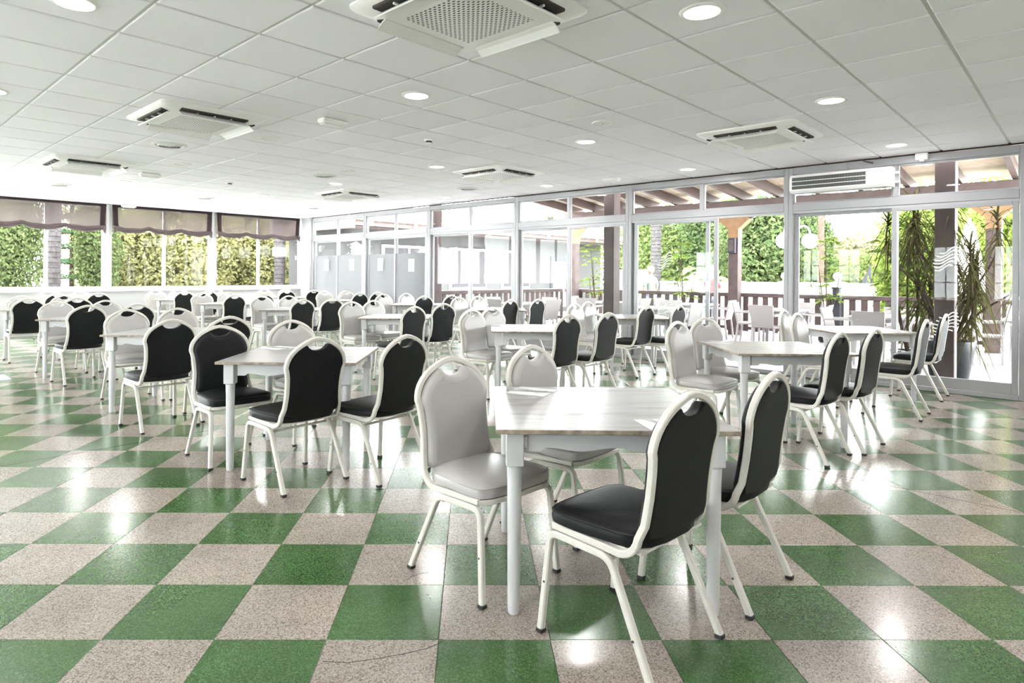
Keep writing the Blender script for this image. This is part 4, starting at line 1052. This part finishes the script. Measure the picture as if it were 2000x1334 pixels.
put('sheet_hood', MB().prism([(-.85,1.02),(.85,1.02),(.35,2.05),(-.35,2.05)], -.6, .6, 'x').mesh('sheet_hood','slate'), t)
t = put('closed_parasol', None, None, at(1893, dist_p=16.4)+Vector((0,0,GZ)), (0,0,0), 'closed white parasol behind the spiky plant', 'parasol')
put('cover', MB().lathe([(.05,2.6),(.10,2.5),(.20,1.9),(.34,1.2),(.30,1.1),(.001,1.1)], 12).mesh('cover','masonry'), t); put('pole', MB().tube([(0,0,0),(0,0,2.7)], .03, n=8).mesh('pole','resin'), t)

# ------------------------------------------------------------------ people on the far path
def skin_mesh(name, verts, edges, radii, m, parent, root=0):
    me = bpy.data.meshes.new(name); me.from_pydata(verts, edges, []); me.materials.append(M[m])
    o = put(name, me, parent)
    md = o.modifiers.new('skin', 'SKIN'); md.use_smooth_shade = True
    sv = me.skin_vertices[0].data
    for i, r in enumerate(radii): sv[i].radius = (r, r) if not isinstance(r, tuple) else r
    sv[root].use_root = True
    sb = o.modifiers.new('subdivision', 'SUBSURF'); sb.levels = 1; sb.render_levels = 1
    return o
def person(loc, rz, shirt, label, arm_fwd):
    t = put('person', None, None, loc, (0,0,rz), label, 'person')
    V = [(0,0,.92),(0,0,1.1),(0,0,1.28),(0,0,1.40),(0,.01,1.47),(0,.02,1.56),(0,.025,1.64),   # 0 pelvis .. 6 skull
         (.17,0,1.38),(.25,.02,1.13),(.24,.06+arm_fwd,.92),(-.17,0,1.38),(-.25,.02,1.13),(-.24,.08,.90),
         (.09,0,.86),(.10,.01,.48),(.10,0,.09),(.10,.13,.04),(-.09,0,.86),(-.10,.03,.48),(-.10,-.02,.09),(-.10,.11,.04)]
    E_ = [(0,1),(1,2),(2,3),(3,4),(4,5),(5,6),(3,7),(7,8),(8,9),(3,10),(10,11),(11,12),(0,13),(13,14),(14,15),(15,16),(0,17),(17,18),(18,19),(19,20)]
    R_ = [(.14,.10),(.13,.09),(.15,.10),(.10,.08),.05,(.075,.09),(.07,.085),.06,.042,.03,.06,.042,.03,.085,.06,.042,.035,.085,.06,.042,.035]
    for s, hx, hy, hz in ((1,.24,.06+arm_fwd,.92), (-1,-.24,.08,.90)):
        w = 9 if s > 0 else 12; b = len(V); V.append((hx, hy+.02, hz-.05)); E_.append((w, b)); R_.append((.034,.018))
        for k in range(4):
            V.append((hx+(-.027+.018*k), hy+.045, hz-.11-.012*(k in (1,2)))); E_.append((b, len(V)-1)); R_.append(.009)
        V.append((hx-s*.045, hy+.045, hz-.07)); E_.append((b, len(V)-1)); R_.append(.010)
    skin_mesh('body', V, E_, R_, 'skin', t)
    up = [0,1,2,3,7,8,10,11]; mp = {a: i for i, a in enumerate(up)}
    skin_mesh('shirt', [V[i] for i in up], [(mp[a],mp[b]) for a,b in E_ if a in mp and b in mp], [(.165,.125),(.155,.115),(.175,.125),(.12,.10),.08,.062,.08,.062], shirt, t)
    lo = [0,13,14,15,17,18,19]; mp = {a: i for i, a in enumerate(lo)}
    skin_mesh('trousers', [V[i] for i in lo], [(mp[a],mp[b]) for a,b in E_ if a in mp and b in mp], [(.16,.12),.105,.078,.06,.105,.078,.06], 'denim', t)
    put('hair', MB().lathe([(.085,1.57),(.098,1.62),(.098,1.67),(.075,1.72),(.03,1.745),(.001,1.748)], 14, c=(0,-.005,0)).mesh('hair','hair',True), t)
    hd = MB(); hd.lathe([(.02,1.575),(.06,1.575)], 6, cap=False)
    put('nose', MB().tube([(0,.115,1.60),(0,.135,1.575)], [.008,.014], n=6).mesh('nose','skin',True), t)
    for s in (-1, 1):
        put('ear', MB().lathe([(.001,-.03),(.014,-.02),(.016,0),(.014,.02),(.001,.03)], 8, c=(s*.088,.01,1.595)).mesh('ear','skin',True), t)
        put('eye', MB().lathe([(.001,-.008),(.010,0),(.001,.008)], 8, c=(s*.032,.108,1.615)).mesh('eye','black',True), t)
    put('mouth', MB().tube([(-.022,.108,1.54),(0,.114,1.538),(.022,.108,1.54)], .004, n=5).mesh('mouth','shirt_red'), t)
g = at(1271, dist_p=16.2); person((g.x, g.y, GZ), .5, 'shirt_grey', 'person in pale grey shirt walking away beyond the railing', .10)
g = at(1389, dist_p=16.0); person((g.x, g.y, GZ), 2.2, 'shirt_red', 'person in red shirt beyond the railing, half behind door frame', .05)
